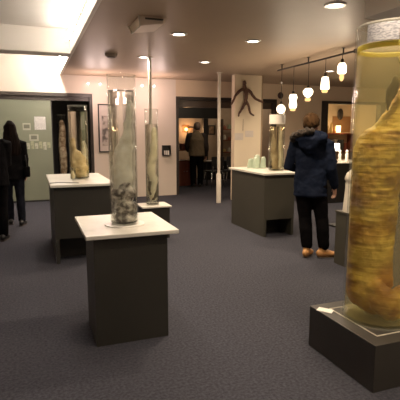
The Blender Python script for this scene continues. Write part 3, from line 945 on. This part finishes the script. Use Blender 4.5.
def make_chair():
    t = thing('wire_chair', 'x', 'chair')
    link('seat', box(-0.21, 0.21, -0.2, 0.2, 0.44, 0.475, bev=0.012), 'black', t)
    bm_ = bmesh.new(); add_box(bm_, -0.2, 0.2, -0.20, -0.17, 0.56, 0.86, bev=0.012)
    link('backrest', bm_, 'black', t)
    for sx in (-1, 1):
        for sy in (-1, 1):
            top = (sx * 0.18, sy * 0.17, 0.44)
            link('leg', tube([top, (sx * 0.22, sy * 0.21, 0.0)], 0.011), 'chrome', t, True)
        link('back_post', tube([(sx * 0.17, -0.185, 0.45), (sx * 0.17, -0.205, 0.60)], 0.010), 'chrome', t, True)
    return t
ch = make_chair()
for k, (x, y, rz, lb) in enumerate(((4.72, 11.45, 0.2, 'nearest the man in vest'), (5.3, 11.5, -0.25, 'at the right, behind the pale pole'))):
    o = ch if k == 0 else copy_tree(ch)
    o.location = (x, y, 0)
    o.rotation_euler.z = rz
    tag(o, 'black chair with thin metal legs, ' + lb, None, 'chairs in the middle room')
# shelves at the right of the middle room
t = thing('display_shelf', 'dark display shelf with small goods at the right of the middle room', 'shelf', (6.42, 13.85, 0))
for z in (0.85, 1.25, 1.60):
    link('shelf_board', box(-0.45, 0.45, -0.16, 0.16, z, z + 0.03), 'mahogany', t)
for sx in (-0.47, 0.45):
    link('side_panel', box(sx, sx + 0.02, -0.16, 0.16, 0, 1.95), 'frame', t)
cols_ = ((0.5, 0.35, 0.12), (0.55, 0.5, 0.4), (0.3, 0.1, 0.06), (0.25, 0.3, 0.2), (0.6, 0.42, 0.2))
nm_ = ('ochre', 'ivory', 'red', 'green', 'amber')
for r_, z in enumerate((0.88, 1.28, 1.63)):
    for k in range(5):
        hh = 0.10 + 0.12 * ((k * 7 + r_ * 3) % 5) / 5
        x = 6.06 + k * 0.18
        bm = lathe([(0, 0), (0.055, 0), (0.06, hh * 0.2), (0.05, hh * 0.75), (0.022, hh * 0.85), (0.024, hh), (0, hh)], 16)
        tag(link('souvenir_bottle', bm, pm('souvenir_glaze', cols_[(k + r_) % 5], 0.4), None, True, (x, 13.8, z)),
            'small %s bottle on the %s board of the dark display shelf' % (nm_[(k + r_) % 5], ('lowest', 'middle', 'top')[r_]), 'bottle', 'small goods on the display shelf')

# dark ornament on wall above counter jar
t = thing('wall_speaker', 'small dark round speaker high on the wall right of the white column', 'speaker', (6.12, WALL_Y, 2.46))
bm = lathe([(0, 0), (0.07, 0), (0.085, 0.03), (0.06, 0.07), (0, 0.075)], 28)
bmesh.ops.rotate(bm, verts=bm.verts, matrix=Matrix.Rotation(PI / 2, 3, 'X'))
link('housing', bm, pm('speaker_brown', (0.05, 0.02, 0.016), 0.5), t, True)
bm = lathe([(0, 0.0755), (0.045, 0.0755), (0.045, 0.079), (0, 0.08)], 24)
bmesh.ops.rotate(bm, verts=bm.verts, matrix=Matrix.Rotation(PI / 2, 3, 'X'))
link('cone', bm, 'black', t, True)

# ------------------------------------------------------------------ right room and sales desk
lamp('right_room_light', (8.3, 11.6, 2.3), 42, (1.0, 0.72, 0.42), 0.12)
t = thing('wall_shelf', 'reddish wooden shelf on the amber wall beyond the right doorway', 'shelf', (9.0, 12.45, 1.48))
link('board', box(-0.9, 1.1, -0.15, 0.15, -0.02, 0.02), 'mahogany', t)
link('lower_board', box(-0.9, 1.1, -0.15, 0.15, -0.62, -0.58), 'mahogany', t)
for sx in (-0.9, 0.1, 1.08):
    link('upright', box(sx, sx + 0.02, -0.15, 0.15, -0.58, -0.02), 'mahogany', t)
t = thing('candle_lamp', 'glowing yellow lamp on the reddish shelf beyond the right doorway', 'lamp', (9.55, 12.4, 1.50))
link('base', lathe([(0, 0), (0.06, 0), (0.05, 0.02), (0, 0.02)], 20), 'darkmetal', t, True)
link('lamp_shade', lathe([(0, 0.02), (0.075, 0.021), (0.075, 0.24), (0, 0.24)], 20), em('candle_glow', (1.0, 0.74, 0.34), 5.0), t, True)
lamp('candle_light', (0, -0.2, 0.15), 6, (1.0, 0.7, 0.35), 0.05, t)
for k, (x, hh, c, lb) in enumerate(((9.12, 0.24, (0.35, 0.22, 0.08), 'brown'), (9.27, 0.34, (0.55, 0.36, 0.12), 'ochre'), (9.4, 0.2, (0.5, 0.2, 0.05), 'orange'))):
    tag(link('shelf_figurine', lathe([(0, 0), (0.05, 0), (0.06, hh * 0.3), (0.035, hh * 0.6), (0.045, hh * 0.8), (0.02, hh), (0, hh)], 18), pm('figurine_' + lb, c, 0.5), None, True, (x, 12.4, 1.50)),
        'small %s figurine on the reddish shelf beyond the right doorway' % lb, 'figurine', 'figurines on the reddish shelf')
for k in range(6):
    x = 9.15 + k * 0.13
    hh = (0.36, 0.30, 0.40, 0.33, 0.38, 0.28)[k]
    tag(link('shelf_book', box(-0.045, 0.045, -0.1, 0.1, 0, hh), pm('book_cover', ((0.12, 0.02, 0.02), (0.06, 0.03, 0.02), (0.3, 0.26, 0.24), (0.03, 0.03, 0.04), (0.05, 0.05, 0.05), (0.2, 0.05, 0.03))[k], 0.6), None, False, (x, 12.4, 0.90)),
        ('dark red', 'brown', 'pale grey', 'blue black', 'charcoal', 'brick red')[k] + ' book on the lower board beyond the right doorway', 'book', 'books beyond the right doorway')
t = thing('mask', 'dark rounded carving on the amber wall beyond the right doorway', 'wall ornament', (9.72, 12.6, 2.12))
bm = bmesh.new(); add_ball(bm, (0, -0.05, 0), 0.11, 0.05, 0.19); displace(bm, 0.01, 12, 3)
link('face', bm, 'frame', t, True)
bm = bmesh.new(); add_ball(bm, (0, -0.10, -0.02), 0.02, 0.03, 0.05)
link('nose', bm, 'frame', t, True)
tag(link('wall_panel', box(-0.30, 0.42, -0.02, 0, -0.22, 0.3), pm('amber_wood', (0.30, 0.15, 0.06), 0.6), None, False, (9.75, 12.6, 1.75)), 'brown wooden panel below the dark carving beyond the right doorway', 'panel')

t = thing('sales_desk', 'black desk with cream top behind the man in the parka', 'desk', (6.4, 8.3, 0))
link('top', box(-0.85, 0.9, -0.4, 0.4, 0.85, 0.88, bev=0.004), 'cream', t)
link('body', box(-0.8, 0.85, -0.35, 0.36, 0, 0.85), 'black', t)
t = thing('table_lamp', 'glowing white table lamp on the black desk', 'lamp', (6.16, 8.05, 0.88))
link('base', lathe([(0, 0), (0.06, 0), (0.055, 0.015), (0.012, 0.03), (0.012, 0.24), (0, 0.24)], 20), 'darkmetal', t, True)
link('lamp_shade', lathe([(0.055, 0.24), (0.085, 0.24), (0.075, 0.40), (0, 0.40), (0, 0.24)], 24), em('lamp_white_glow', (1.0, 0.86, 0.68), 5.0), t, True)
lamp('table_lamp_light', (0, -0.18, 0.3), 6, WARM, 0.05, t)
MAT['cupm'] = pm('white_ceramic', (0.7, 0.66, 0.6), 0.3)
for k, (x, y, lb) in enumerate(((6.31, 8.1, 'right beside the glowing table lamp'), (6.42, 8.0, 'at the right, nearest the yellow jar'))):
    t = thing('desk_ornament', 'white figurine on the black desk ' + lb, 'figurine', (x, y, 0.88), 0, 'white figurines on the desk')
    link('body', lathe([(0, 0), (0.045, 0), (0.05, 0.02), (0.03, 0.08), (0.04, 0.15), (0.025, 0.19), (0, 0.2)], 20), 'cupm', t, True)
    bm = bmesh.new(); add_ball(bm, (0, 0, 0.225), 0.032, 0.032, 0.036)
    link('head', bm, 'cupm', t, True)
t = thing('card_stand', 'small white card on a stand on the black desk beside the man in the parka', 'card', (5.92, 8.02, 0.88))
link('card', box(-0.05, 0.05, -0.004, 0.004, 0.22, 0.34), 'paper', t)
link('stem', tube([(0, 0, 0.0), (0, 0, 0.22)], 0.006), 'steel', t, True)
link('foot', lathe([(0, 0), (0.04, 0), (0.04, 0.008), (0, 0.008)], 16), 'steel', t, True)
tag(link('floor_tray', box(-0.13, 0.13, -0.10, 0.10, 0, 0.03, bev=0.006), 'black', None, False, (4.62, 5.92, 0)), 'low black tray on the carpet behind the man in the parka', 'tray')

# ------------------------------------------------------------------ track with pendant lamps
TX = 4.42
t = thing('lamp_track', 'thin dark ceiling track carrying the pendant lamps', 'lamp track', (TX, 6.6, 2.66))
link('rail', box(-0.012, 0.012, -1.16, 1.0, -0.012, 0.012), 'darkmetal', t)
link('end_cap', box(-0.025, 0.025, -1.22, -1.16, -0.03, 0.025), 'black', t)
for y in (-0.9, 0.0, 0.85):
    link('mount', lathe([(0, 0.012), (0.012, 0.012), (0.012, 0.085), (0.03, 0.085), (0.03, 0.09), (0, 0.09)], 14), 'darkmetal', t, True, (0, y, 0))
MAT['shade'] = em('pendant_glow', (1.0, 0.80, 0.55), 4.2)
MAT['shade_amber'] = em('pendant_amber_glow', (1.0, 0.58, 0.22), 1.7)
pend = [
    (5.716, 2.447, [(0, 0.09), (0.045, 0.085), (0.065, 0.04), (0.068, -0.05), (0.05, -0.07), (0, -0.07)], 'taper shaped pendant lamp with an orange drop, nearest the end of the track', 'drop'),
    (6.121, 2.284, [(0, 0.10), (0.05, 0.09), (0.062, 0.02), (0.07, -0.09), (0.06, -0.10), (0, -0.10)], 'bell shaped pendant lamp, second from the near end of the track', 'lip'),
    (6.582, 2.167, [(0, 0.07), (0.05, 0.075), (0.085, 0.03), (0.08, -0.01), (0.045, -0.06), (0, -0.085)], 'heart shaped round pendant lamp in the middle of the row', 'lip'),
    (7.04, 2.064, [(0, 0.12), (0.055, 0.115), (0.075, 0.06), (0.055, 0.0), (0.072, -0.06), (0.06, -0.125), (0, -0.125)], 'tall waisted amber and white pendant lamp, fourth along the track', 'lip'),
    (7.446, 1.944, [(0, 0.085), (0.045, 0.072), (0.078, 0.03), (0.082, -0.01), (0.066, -0.055), (0.03, -0.08), (0, -0.085)], 'round white globe pendant lamp above the counter jar', None),
]
for y, z, prof, lb, kind in pend:
    t = thing('pendant_lamp', lb, 'pendant lamp', (TX, y, z), 0, 'pendant lamps on the track')
    link('shade', lathe(prof, 28), 'shade', t, True)
    top = prof[0][1]
    link('socket', lathe([(0, top + 0.001), (0.026, top + 0.001), (0.02, top + 0.05), (0.006, top + 0.06), (0, top + 0.06)], 18), 'darkmetal', t, True)
    link('cord', tube([(0, 0, top + 0.06), (0, 0, 2.646 - z)], 0.005), 'black', t, True)
    low = prof[-1][1]
    if kind == 'drop':
        link('drop', lathe([(0, low - 0.002), (0.028, low - 0.004), (0.035, low - 0.06), (0.02, low - 0.1), (0, low - 0.11)], 18), 'shade_amber', t, True)
    elif kind == 'lip':
        link('lower_lip', lathe([(0.03, low - 0.001), (0.045, low - 0.003), (0.05, low - 0.035), (0.035, low - 0.05), (0, low - 0.05), (0, low - 0.002)], 18), 'shade_amber', t, True)
    else:
        bm = bmesh.new(); add_ball(bm, (0, 0, 2.431 - z), 0.025, 0.025, 0.03)
        link('cord_knob', bm, 'chrome', t, True)
    ld = lamp('pendant_light', (0, 0, low - 0.16), 11, WARM, 0.06, t)

# ------------------------------------------------------------------ people
MAT['skin'] = pm('skin', (0.52, 0.30, 0.21), 0.55, (0.48, 0.26, 0.18), 8)
MAT['navy'] = pm('navy_parka', (0.007, 0.011, 0.024), 0.8, (0.012, 0.016, 0.030), 9, bump=0.3, bscale=18, spec=0.04)
MAT['blackcloth'] = pm('black_cloth', (0.0032, 0.0028, 0.003), 0.9, (0.005, 0.0045, 0.005), 10, bump=0.25, bscale=18, spec=0.04)
MAT['denim'] = pm('dark_denim', (0.006, 0.0065, 0.010), 0.9, (0.010, 0.011, 0.016), 14, bump=0.2, bscale=20, spec=0.04)
MAT['olive'] = pm('olive_vest', (0.13, 0.095, 0.055), 0.8, (0.16, 0.12, 0.07), 10, bump=0.3, bscale=20)
MAT['darksleeve'] = pm('dark_sleeve', (0.025, 0.018, 0.016), 0.8)
MAT['fur'] = pm('fur_trim', (0.020, 0.015, 0.011), 0.95, (0.055, 0.038, 0.027), 60, 5, bump=1.0, bscale=120)
MAT['hair_brown'] = pm('short_brown_hair', (0.034, 0.017, 0.007), 0.9, (0.080, 0.043, 0.019), 30, 4, spec=0.08, bump=0.8, bscale=90, stretch=(1, 1, 0.4))
MAT['hair_dark'] = pm('long_dark_hair', (0.005, 0.003, 0.0025), 0.6, (0.009, 0.006, 0.005), 40, 3, spec=0.02, stretch=(1, 1, 0.08), bump=0.5, bscale=40)
MAT['tan_shoe'] = pm('tan_leather', (0.50, 0.26, 0.09), 0.55, (0.42, 0.20, 0.07), 12)
MAT['black_shoe'] = pm('black_leather', (0.012, 0.011, 0.011), 0.4)
MAT['sole'] = pm('dark_sole', (0.05, 0.035, 0.025), 0.8)


def person(label, loc, heading, S, pose, cloth):
    """Figure facing local +Y; heading is clockwise from the room's depth direction. pose: joints; cloth: materials."""
    V = lambda p: tuple(c * S for c in p)
    hx = pose.get('head', (0, 0.02, 1.625))
    shz, hipz = 1.43, 0.93
    lean = pose.get('lean', 0.0)
    legs = pose['legs']      # for each side: hip, knee, ankle, foot heading
    arms = pose['arms']      # for each side: shoulder, elbow, wrist, finger direction, thumb side
    bm = bmesh.new()
    # torso, neck, head
    add_loft(bm, [V((0, 0, 0.88)) + (0.155 * S, 0.105 * S), V((0, 0.0, 0.98)) + (0.165 * S, 0.11 * S), V((0, lean * 0.3, 1.12)) + (0.135 * S, 0.095 * S), V((0, lean * 0.6, 1.28)) + (0.155 * S, 0.105 * S), V((0, lean * 0.9, 1.40)) + (0.165 * S, 0.085 * S), V((0, lean, 1.455)) + (0.09 * S, 0.06 * S)], (1, 0, 0), 24)
    add_loft(bm, [V((0, lean, 1.43)) + (0.056 * S,), V((hx[0] * 0.5, lean + 0.01, 1.50)) + (0.052 * S,), V((hx[0], hx[1], hx[2] - 0.06)) + (0.05 * S,)], (1, 0, 0), 16)
    hb = bmesh.new()
    add_loft(hb, [(0, 0.045, -0.105, 0.030, 0.03), (0, 0.030, -0.085, 0.050, 0.055), (0, 0.015, -0.05, 0.064, 0.078), (0, 0.006, 0.0, 0.073, 0.092), (0, 0.0, 0.045, 0.076, 0.096), (0, -0.004, 0.085, 0.064, 0.080), (0, -0.006, 0.108, 0.04, 0.05)], (1, 0, 0), 24)
    add_loft(hb, [(0, 0.094, 0.02, 0.009), (0, 0.106, -0.01, 0.012), (0, 0.112, -0.028, 0.015)], (1, 0, 0), 10)      # nose
    add_loft(hb, [(-0.022, 0.082, -0.062, 0.006), (0, 0.090, -0.061, 0.008), (0.022, 0.082, -0.062, 0.006)], (0, 0, 1), 8)   # mouth
    for s in (-1, 1):
        add_ball(hb, (s * 0.078, -0.004, -0.01), 0.010, 0.022, 0.033)
        add_ball(hb, (s * 0.03, 0.083, 0.028), 0.02, 0.012, 0.007)
    hr = Matrix.Rotation(-pose.get('head_turn', 0), 3, 'Z') @ Matrix.Rotation(-pose.get('head_nod', 0), 3, 'X')
    for v in hb.verts:
        v.co = (hr @ v.co + Vector(hx)) * S
    tmp = bpy.data.meshes.new('tmp'); hb.to_mesh(tmp); hb.free(); bm.from_mesh(tmp); bpy.data.meshes.remove(tmp)
    # legs and feet
    for s, (hip, kn, an, fh) in zip((-1, 1), legs):
        mid = tuple((a + b) / 2 for a, b in zip(kn, an))
        add_loft(bm, [V(hip) + (0.088 * S,), V(tuple((a + b) / 2 for a, b in zip(hip, kn))) + (0.072 * S,), V(kn) + (0.055 * S,), V((mid[0], mid[1] - 0.012, mid[2] + 0.06)) + (0.054 * S,), V(an) + (0.037 * S,)], (1, 0, 0), 16)
        d = Vector((math.sin(fh), math.cos(fh), 0))
        a = Vector(an)
        add_loft(bm, [tuple((a - d * 0.045) * S)[:2] + (0.04 * S, 0.034 * S, 0.036 * S), tuple((a + d * 0.05) * S)[:2] + (0.038 * S, 0.036 * S, 0.032 * S), tuple((a + d * 0.15) * S)[:2] + (0.026 * S, 0.038 * S, 0.02 * S)], (d.y, -d.x, 0), 12)
    # arms and hands
    for s, (sh, el, wr, fd, td) in zip((-1, 1), arms):
        add_loft(bm, [V(sh) + (0.058 * S,), V(tuple((a + b) / 2 for a, b in zip(sh, el))) + (0.048 * S,), V(el) + (0.040 * S,), V(tuple(a * 0.6 + b * 0.4 for a, b in zip(el, wr))) + (0.038 * S,), V(wr) + (0.026 * S,)], (0, 1, 0), 16)
        w_, f_, t_ = Vector(wr), Vector(fd).normalized(), Vector(td)
        t_ = (t_ - f_ * t_.dot(f_)).normalized()
        n_ = f_.cross(t_) * (1 if s < 0 else -1)       # palm side
        pc = w_ + f_ * 0.045
        add_loft(bm, [tuple((w_) * S) + (0.026 * S, 0.019 * S), tuple((w_ + f_ * 0.04) * S) + (0.038 * S, 0.016 * S), tuple((w_ + f_ * 0.085) * S) + (0.040 * S, 0.014 * S)], tuple(t_), 14)
        for k, ln in enumerate((0.072, 0.082, 0.076, 0.060)):
            root = w_ + f_ * 0.08 + t_ * (0.030 - 0.020 * k)
            p1 = root + f_ * ln * 0.45 + n_ * 0.004
            p2 = p1 + (f_ * 0.8 + n_ * 0.6).normalized() * ln * 0.32
            p3 = p2 + (f_ * 0.5 + n_ * 0.9).normalized() * ln * 0.25
            add_loft(bm, [tuple(root * S) + (0.0095 * S,), tuple(p1 * S) + (0.009 * S,), tuple(p2 * S) + (0.0082 * S,), tuple(p3 * S) + (0.007 * S,)], tuple(t_), 8)
        r0 = w_ + f_ * 0.025 + t_ * 0.022
        r1 = r0 + (t_ * 0.75 + f_ * 0.65).normalized() * 0.04
        r2 = r1 + (t_ * 0.3 + f_ * 0.9 + n_ * 0.3).normalized() * 0.032
        add_loft(bm, [tuple(r0 * S) + (0.013 * S,), tuple(r1 * S) + (0.011 * S,), tuple(r2 * S) + (0.008 * S,)], tuple(n_), 8)
    bm = fuse(bm, 0.0065, 3)
    root = link('person', bm, 'skin', None, True, loc)
    root.rotation_euler = (0, 0, -heading)
    tag(root, label, 'person')
    for s in (-1, 1):
        eb = bmesh.new(); add_ball(eb, (0, 0, 0), 0.011, 0.008, 0.008, 10, 8)
        link('eye', eb, 'black', root, True, Vector((hr @ Vector((s * 0.03, 0.089, 0.012))) + Vector(hx)) * S)
    # upper garment
    hem = cloth['hem']
    tb = bmesh.new()
    q = cloth.get('bulk', 0.035)
    add_loft(tb, [V((0, -0.005, hem)) + ((0.178 + q) * S, (0.125 + q) * S), V((0, 0, (hem + 1.0) / 2)) + ((0.175 + q) * S, (0.122 + q) * S), V((0, lean * 0.3, 1.10)) + ((0.160 + q) * S, (0.112 + q) * S), V((0, lean * 0.6, 1.28)) + ((0.168 + q) * S, (0.118 + q) * S), V((0, lean * 0.9, 1.40)) + ((0.165 + q * 0.8) * S, (0.095 + q * 0.8) * S), V((0, lean, 1.465)) + (0.095 * S, 0.085 * S)], (1, 0, 0), 28)
    for v in tb.verts:
        v.co.z = max(v.co.z, (hem - 0.01) * S)
    sl = tb if cloth.get('sleeve') is None else bmesh.new()
    for s, (sh, el, wr, fd, td) in zip((-1, 1), arms):
        e2 = tuple(a * 0.15 + b * 0.85 for a, b in zip(el, wr))
        add_loft(sl, [V(tuple(a * 0.8 + b * 0.2 for a, b in zip(sh, (0, lean, 1.38)))) + ((0.068 + q * 0.6) * S,), V(sh) + ((0.068 + q * 0.6) * S,), V(tuple((a + b) / 2 for a, b in zip(sh, el))) + ((0.056 + q * 0.6) * S,), V(el) + ((0.05 + q * 0.6) * S,), V(e2) + ((0.038 + q * 0.5) * S,), V(wr) + ((0.033 + q * 0.4) * S,)], (0, 1, 0), 16)
    tb = fuse(tb, 0.011, 5)
    displace(tb, 0.010, 9, loc[0])
    link(cloth['top_name'], tb, cloth['top'], root, True)
    if cloth.get('sleeve') is not None:
        sl = fuse(sl, 0.010, 3)
        displace(sl, 0.006, 10, loc[1])
        link('sleeves', sl, cloth['sleeve'], root, True)
    # trousers
    pb = bmesh.new()
    g = cloth.get('leg', 0.02)
    add_loft(pb, [V((0, 0, 0.86)) + (0.165 * S, 0.115 * S), V((0, 0, 0.98)) + (0.172 * S, 0.12 * S)], (1, 0, 0), 24)
    for s, (hip, kn, an, fh) in zip((-1, 1), legs):
        add_loft(pb, [V(hip) + ((0.088 + g) * S,), V(tuple((a + b) / 2 for a, b in zip(hip, kn))) + ((0.074 + g) * S,), V(kn) + ((0.058 + g) * S,), V(((kn[0] + an[0]) / 2, (kn[1] + an[1]) / 2 - 0.012, (kn[2] + an[2]) / 2 + 0.06)) + ((0.058 + g) * S,), V((an[0], an[1], an[2] + cloth.get('cuff', 0.005))) + ((0.046 + g) * S,)], (1, 0, 0), 18)
    pb = fuse(pb, 0.010, 4)
    displace(pb, 0.004, 12, loc[0] + 3)
    link('trousers', pb, cloth['trousers'], root, True)
    # shoes
    for s, (hip, kn, an, fh) in zip((-1, 1), legs):
        d = Vector((math.sin(fh), math.cos(fh), 0)); a = Vector((an[0], an[1], 0))
        base = an[2] - 0.08
        P_ = lambda k, z: tuple((a + d * k) * S)[:2] + ((base + z) * S,)
        sb = loft([P_(-0.068, 0.05) + (0.034 * S, 0.044 * S), P_(-0.03, 0.062) + (0.044 * S, 0.058 * S), P_(0.03, 0.056) + (0.046 * S, 0.052 * S), P_(0.10, 0.042) + (0.050 * S, 0.038 * S), P_(0.165, 0.034) + (0.044 * S, 0.028 * S)], (d.y, -d.x, 0), 20)
        for v in sb.verts:
            v.co.z = max(v.co.z, (base + 0.012) * S)
        add_loft(sb, [tuple((a - d * 0.012) * S)[:2] + ((base + 0.07) * S, 0.046 * S), tuple((a - d * 0.014) * S)[:2] + ((base + 0.135) * S, 0.043 * S)], (d.y, -d.x, 0), 20)
        sb = fuse(sb, 0.007, 3)
        so = link('shoe', sb, cloth['shoe'], root, True)
        b3 = loft([P_(-0.070, 0.008) + (0.036 * S, 0.008 * S), P_(-0.02, 0.008) + (0.045 * S, 0.008 * S), P_(0.10, 0.008) + (0.052 * S, 0.008 * S), P_(0.175, 0.008) + (0.042 * S, 0.008 * S)], (d.y, -d.x, 0), 14)
        for v in b3.verts:
            v.co.z = max(v.co.z, base * S)
        link('sole', b3, 'sole', so, True)
    # hair
    if cloth['hair'] == 'short':
        hb = bmesh.new()
        add_ball(hb, (0, -0.014, 0.042), 0.095, 0.110, 0.114, 32, 20)
        for v in list(hb.verts):
            if v.co.y > 0.05 and v.co.z < 0.075:
                v.co.y = 0.05 + (v.co.y - 0.05) * 0.25
            if v.co.z < -0.02:
                v.co.x *= 0.84; v.co.y = v.co.y * 0.9 - 0.004
        displace(hb, 0.010, 26, 2.0)
    else:
        hb = bmesh.new()
        add_loft(hb, smooth_path([(0, -0.005, 0.115, 0.055, 0.06), (0, -0.012, 0.07, 0.088, 0.10), (0, -0.022, 0.0, 0.098, 0.105), (0, -0.045, -0.09, 0.115, 0.088), (0, -0.075, -0.19, 0.138, 0.085), (0, -0.10, -0.32, 0.15, 0.075), (0, -0.11, -0.42, 0.13, 0.055)], 4), (1, 0, 0), 32)
        for v in hb.verts:
            if v.co.y > 0.055 and v.co.z < 0.08:
                v.co.y = 0.055 + (v.co.y - 0.055) * 0.2
        displace(hb, 0.010, 14, 6.0)
    for v in hb.verts:
        v.co = ((hr if cloth['hair'] == 'short' else Matrix.Identity(3)) @ v.co + Vector(hx)) * S
    link('hair', hb, cloth['hair_mat'], root, True)
    return root


def legs_std(l, r, lf=0.0, rf=0.0, lz=0.08, rz=0.08):
    """l, r: ankle x, y; returns hip/knee/ankle chains."""
    out = []
    for s, (ax, ay), fh, az in ((-1, l, lf, lz), (1, r, rf, rz)):
        hip = (s * 0.09, 0, 0.90)
        kn = ((hip[0] + ax) / 2 + s * 0.005, (hip[1] + ay) / 2 + 0.03, 0.49 + (az - 0.08) * 0.5)
        out.append((hip, kn, (ax, ay, az), fh))
    return out


D = math.radians
# the man in the parka
man = person('man in navy fur hooded parka, black trousers and tan shoes, seen from behind', (3.125, 4.535, 0), D(46), 0.985,
             {'head': (-0.015, 0.03, 1.612), 'head_turn': D(14), 'head_nod': D(-8), 'lean': 0.0,
              'legs': legs_std((-0.01, -0.03), (0.185, 0.02), D(5), D(54)),
              'arms': [((-0.195, 0, 1.39), (-0.285, 0.02, 1.12), (-0.17, 0.22, 1.06), (0.4, 0.9, -0.1), (0.3, 0.2, 1)),
                       ((0.185, 0, 1.39), (0.245, -0.01, 1.11), (0.27, 0.12, 0.87), (0.0, 0.3, -1), (-0.6, 0.8, 0.1))]},
             {'top': 'navy', 'top_name': 'parka', 'hem': 0.76, 'bulk': 0.027, 'leg': 0.022, 'cuff': 0.06, 'trousers': 'blackcloth', 'shoe': 'tan_shoe', 'hair': 'short', 'hair_mat': 'hair_brown'})
hb = bmesh.new()
ring = []
for k in range(21):
    a = 2 * PI * k / 20
    ring.append((0.150 * math.sin(a), -0.075 + 0.135 * math.cos(a), 1.465 + 0.03 * math.cos(a) - 0.015 * abs(math.sin(a)), 0.042, 0.05))
add_loft(hb, ring, (0, 0, 1), 16)
add_loft(hb, [(0, -0.17, 1.50, 0.13, 0.05), (0, -0.195, 1.42, 0.135, 0.06), (0, -0.185, 1.34, 0.10, 0.05), (0, -0.165, 1.28, 0.05, 0.03)], (1, 0, 0), 20)
hb = fuse(hb, 0.010, 4)
displace(hb, 0.008, 12, 3)
hood = link('hood', hb, 'navy', man, True)
fb = bmesh.new()
ring = []
for k in range(15):
    a = D(165) + D(165) * k / 14
    ring.append((-0.005 + 0.19 * math.sin(a), -0.075 + 0.165 * math.cos(a), 1.495 + 0.02 * math.cos(a * 2) + 0.035 * math.sin(a), 0.038, 0.044))
add_loft(fb, smooth_path(ring, 4), (0, 0, 1), 16)
displace(fb, 0.022, 28, 7)
link('fur_trim', fb, 'fur', hood, True)

# man in vest, middle room
person('man in olive vest and dark trousers standing in the middle room, back turned', (4.31, 11.72, 0), D(12), 1.03,
       {'head': (0.03, 0.06, 1.60), 'head_turn': D(20), 'head_nod': D(-18), 'lean': 0.03,
        'legs': legs_std((-0.09, 0.0), (0.10, 0.02), D(-10), D(15)),
        'arms': [((-0.19, 0.02, 1.38), (-0.25, 0.06, 1.11), (-0.20, 0.26, 0.98), (0.3, 0.9, -0.2), (0.3, 0.2, 1)),
                 ((0.19, 0.02, 1.38), (0.26, 0.02, 1.10), (0.27, 0.10, 0.86), (0.0, 0.3, -1), (-0.6, 0.8, 0.1))]},
       {'top': 'olive', 'top_name': 'vest', 'sleeve': 'darksleeve', 'hem': 0.84, 'bulk': 0.045, 'leg': 0.022, 'trousers': 'blackcloth', 'shoe': 'black_shoe', 'hair': 'short',
        'hair_mat': pm('grey_brown_hair', (0.10, 0.075, 0.06), 0.7, (0.2, 0.14, 0.11), 30)})
# woman with long hair at left
wom = person('woman with long dark hair in black top and dark jeans at the left edge', (-0.295, 7.80, 0), D(-5), 0.95,
             {'head': (0.0, 0.02, 1.635), 'legs': legs_std((-0.07, 0.14), (0.10, -0.06), D(0), D(20)),
              'arms': [((-0.17, 0, 1.40), (-0.22, 0.0, 1.12), (-0.2, 0.12, 0.9), (0.0, 0.3, -1), (0.6, 0.8, 0.1)),
                       ((0.17, 0, 1.40), (0.205, -0.02, 1.12), (0.20, 0.06, 0.90), (0.0, 0.2, -1), (-0.6, 0.8, 0.1))]},
             {'top': 'blackcloth', 'top_name': 'jacket', 'hem': 0.80, 'bulk': 0.02, 'leg': 0.012, 'trousers': 'denim', 'shoe': 'black_shoe', 'hair': 'long', 'hair_mat': 'hair_dark'})
t = thing('handbag', 'small black handbag hanging at the side of the long haired woman', 'bag', (-0.075, 7.78, 0.80))
bm = box(-0.045, 0.045, -0.10, 0.10, 0, 0.16, bev=0.018)
link('body', bm, 'blackcloth', t, True)
link('strap', tube(smooth_path([(0, -0.07, 0.15), (-0.01, -0.06, 0.30), (-0.02, 0.0, 0.36), (-0.01, 0.06, 0.30), (0, 0.07, 0.15)], 4), 0.007), 'black', t, True)
# second visitor cut by the left edge
person('visitor in black cut off by the left edge, before the woman', (-0.50, 6.74, 0), D(-10), 0.97,
       {'head': (0.0, 0.02, 1.63), 'legs': legs_std((-0.10, 0.06), (0.08, -0.02), D(-5), D(25)),
        'arms': [((-0.18, 0, 1.40), (-0.24, 0.0, 1.12), (-0.2, 0.12, 0.9), (0.0, 0.3, -1), (0.6, 0.8, 0.1)),
                 ((0.18, 0, 1.40), (0.20, 0.05, 1.12), (0.06, 0.24, 1.05), (-0.9, 0.3, 0.0), (0, 0.4, 1))]},
       {'top': 'blackcloth', 'top_name': 'jacket', 'hem': 0.80, 'bulk': 0.025, 'leg': 0.016, 'trousers': 'blackcloth', 'shoe': 'black_shoe', 'hair': 'short', 'hair_mat': 'hair_dark'})
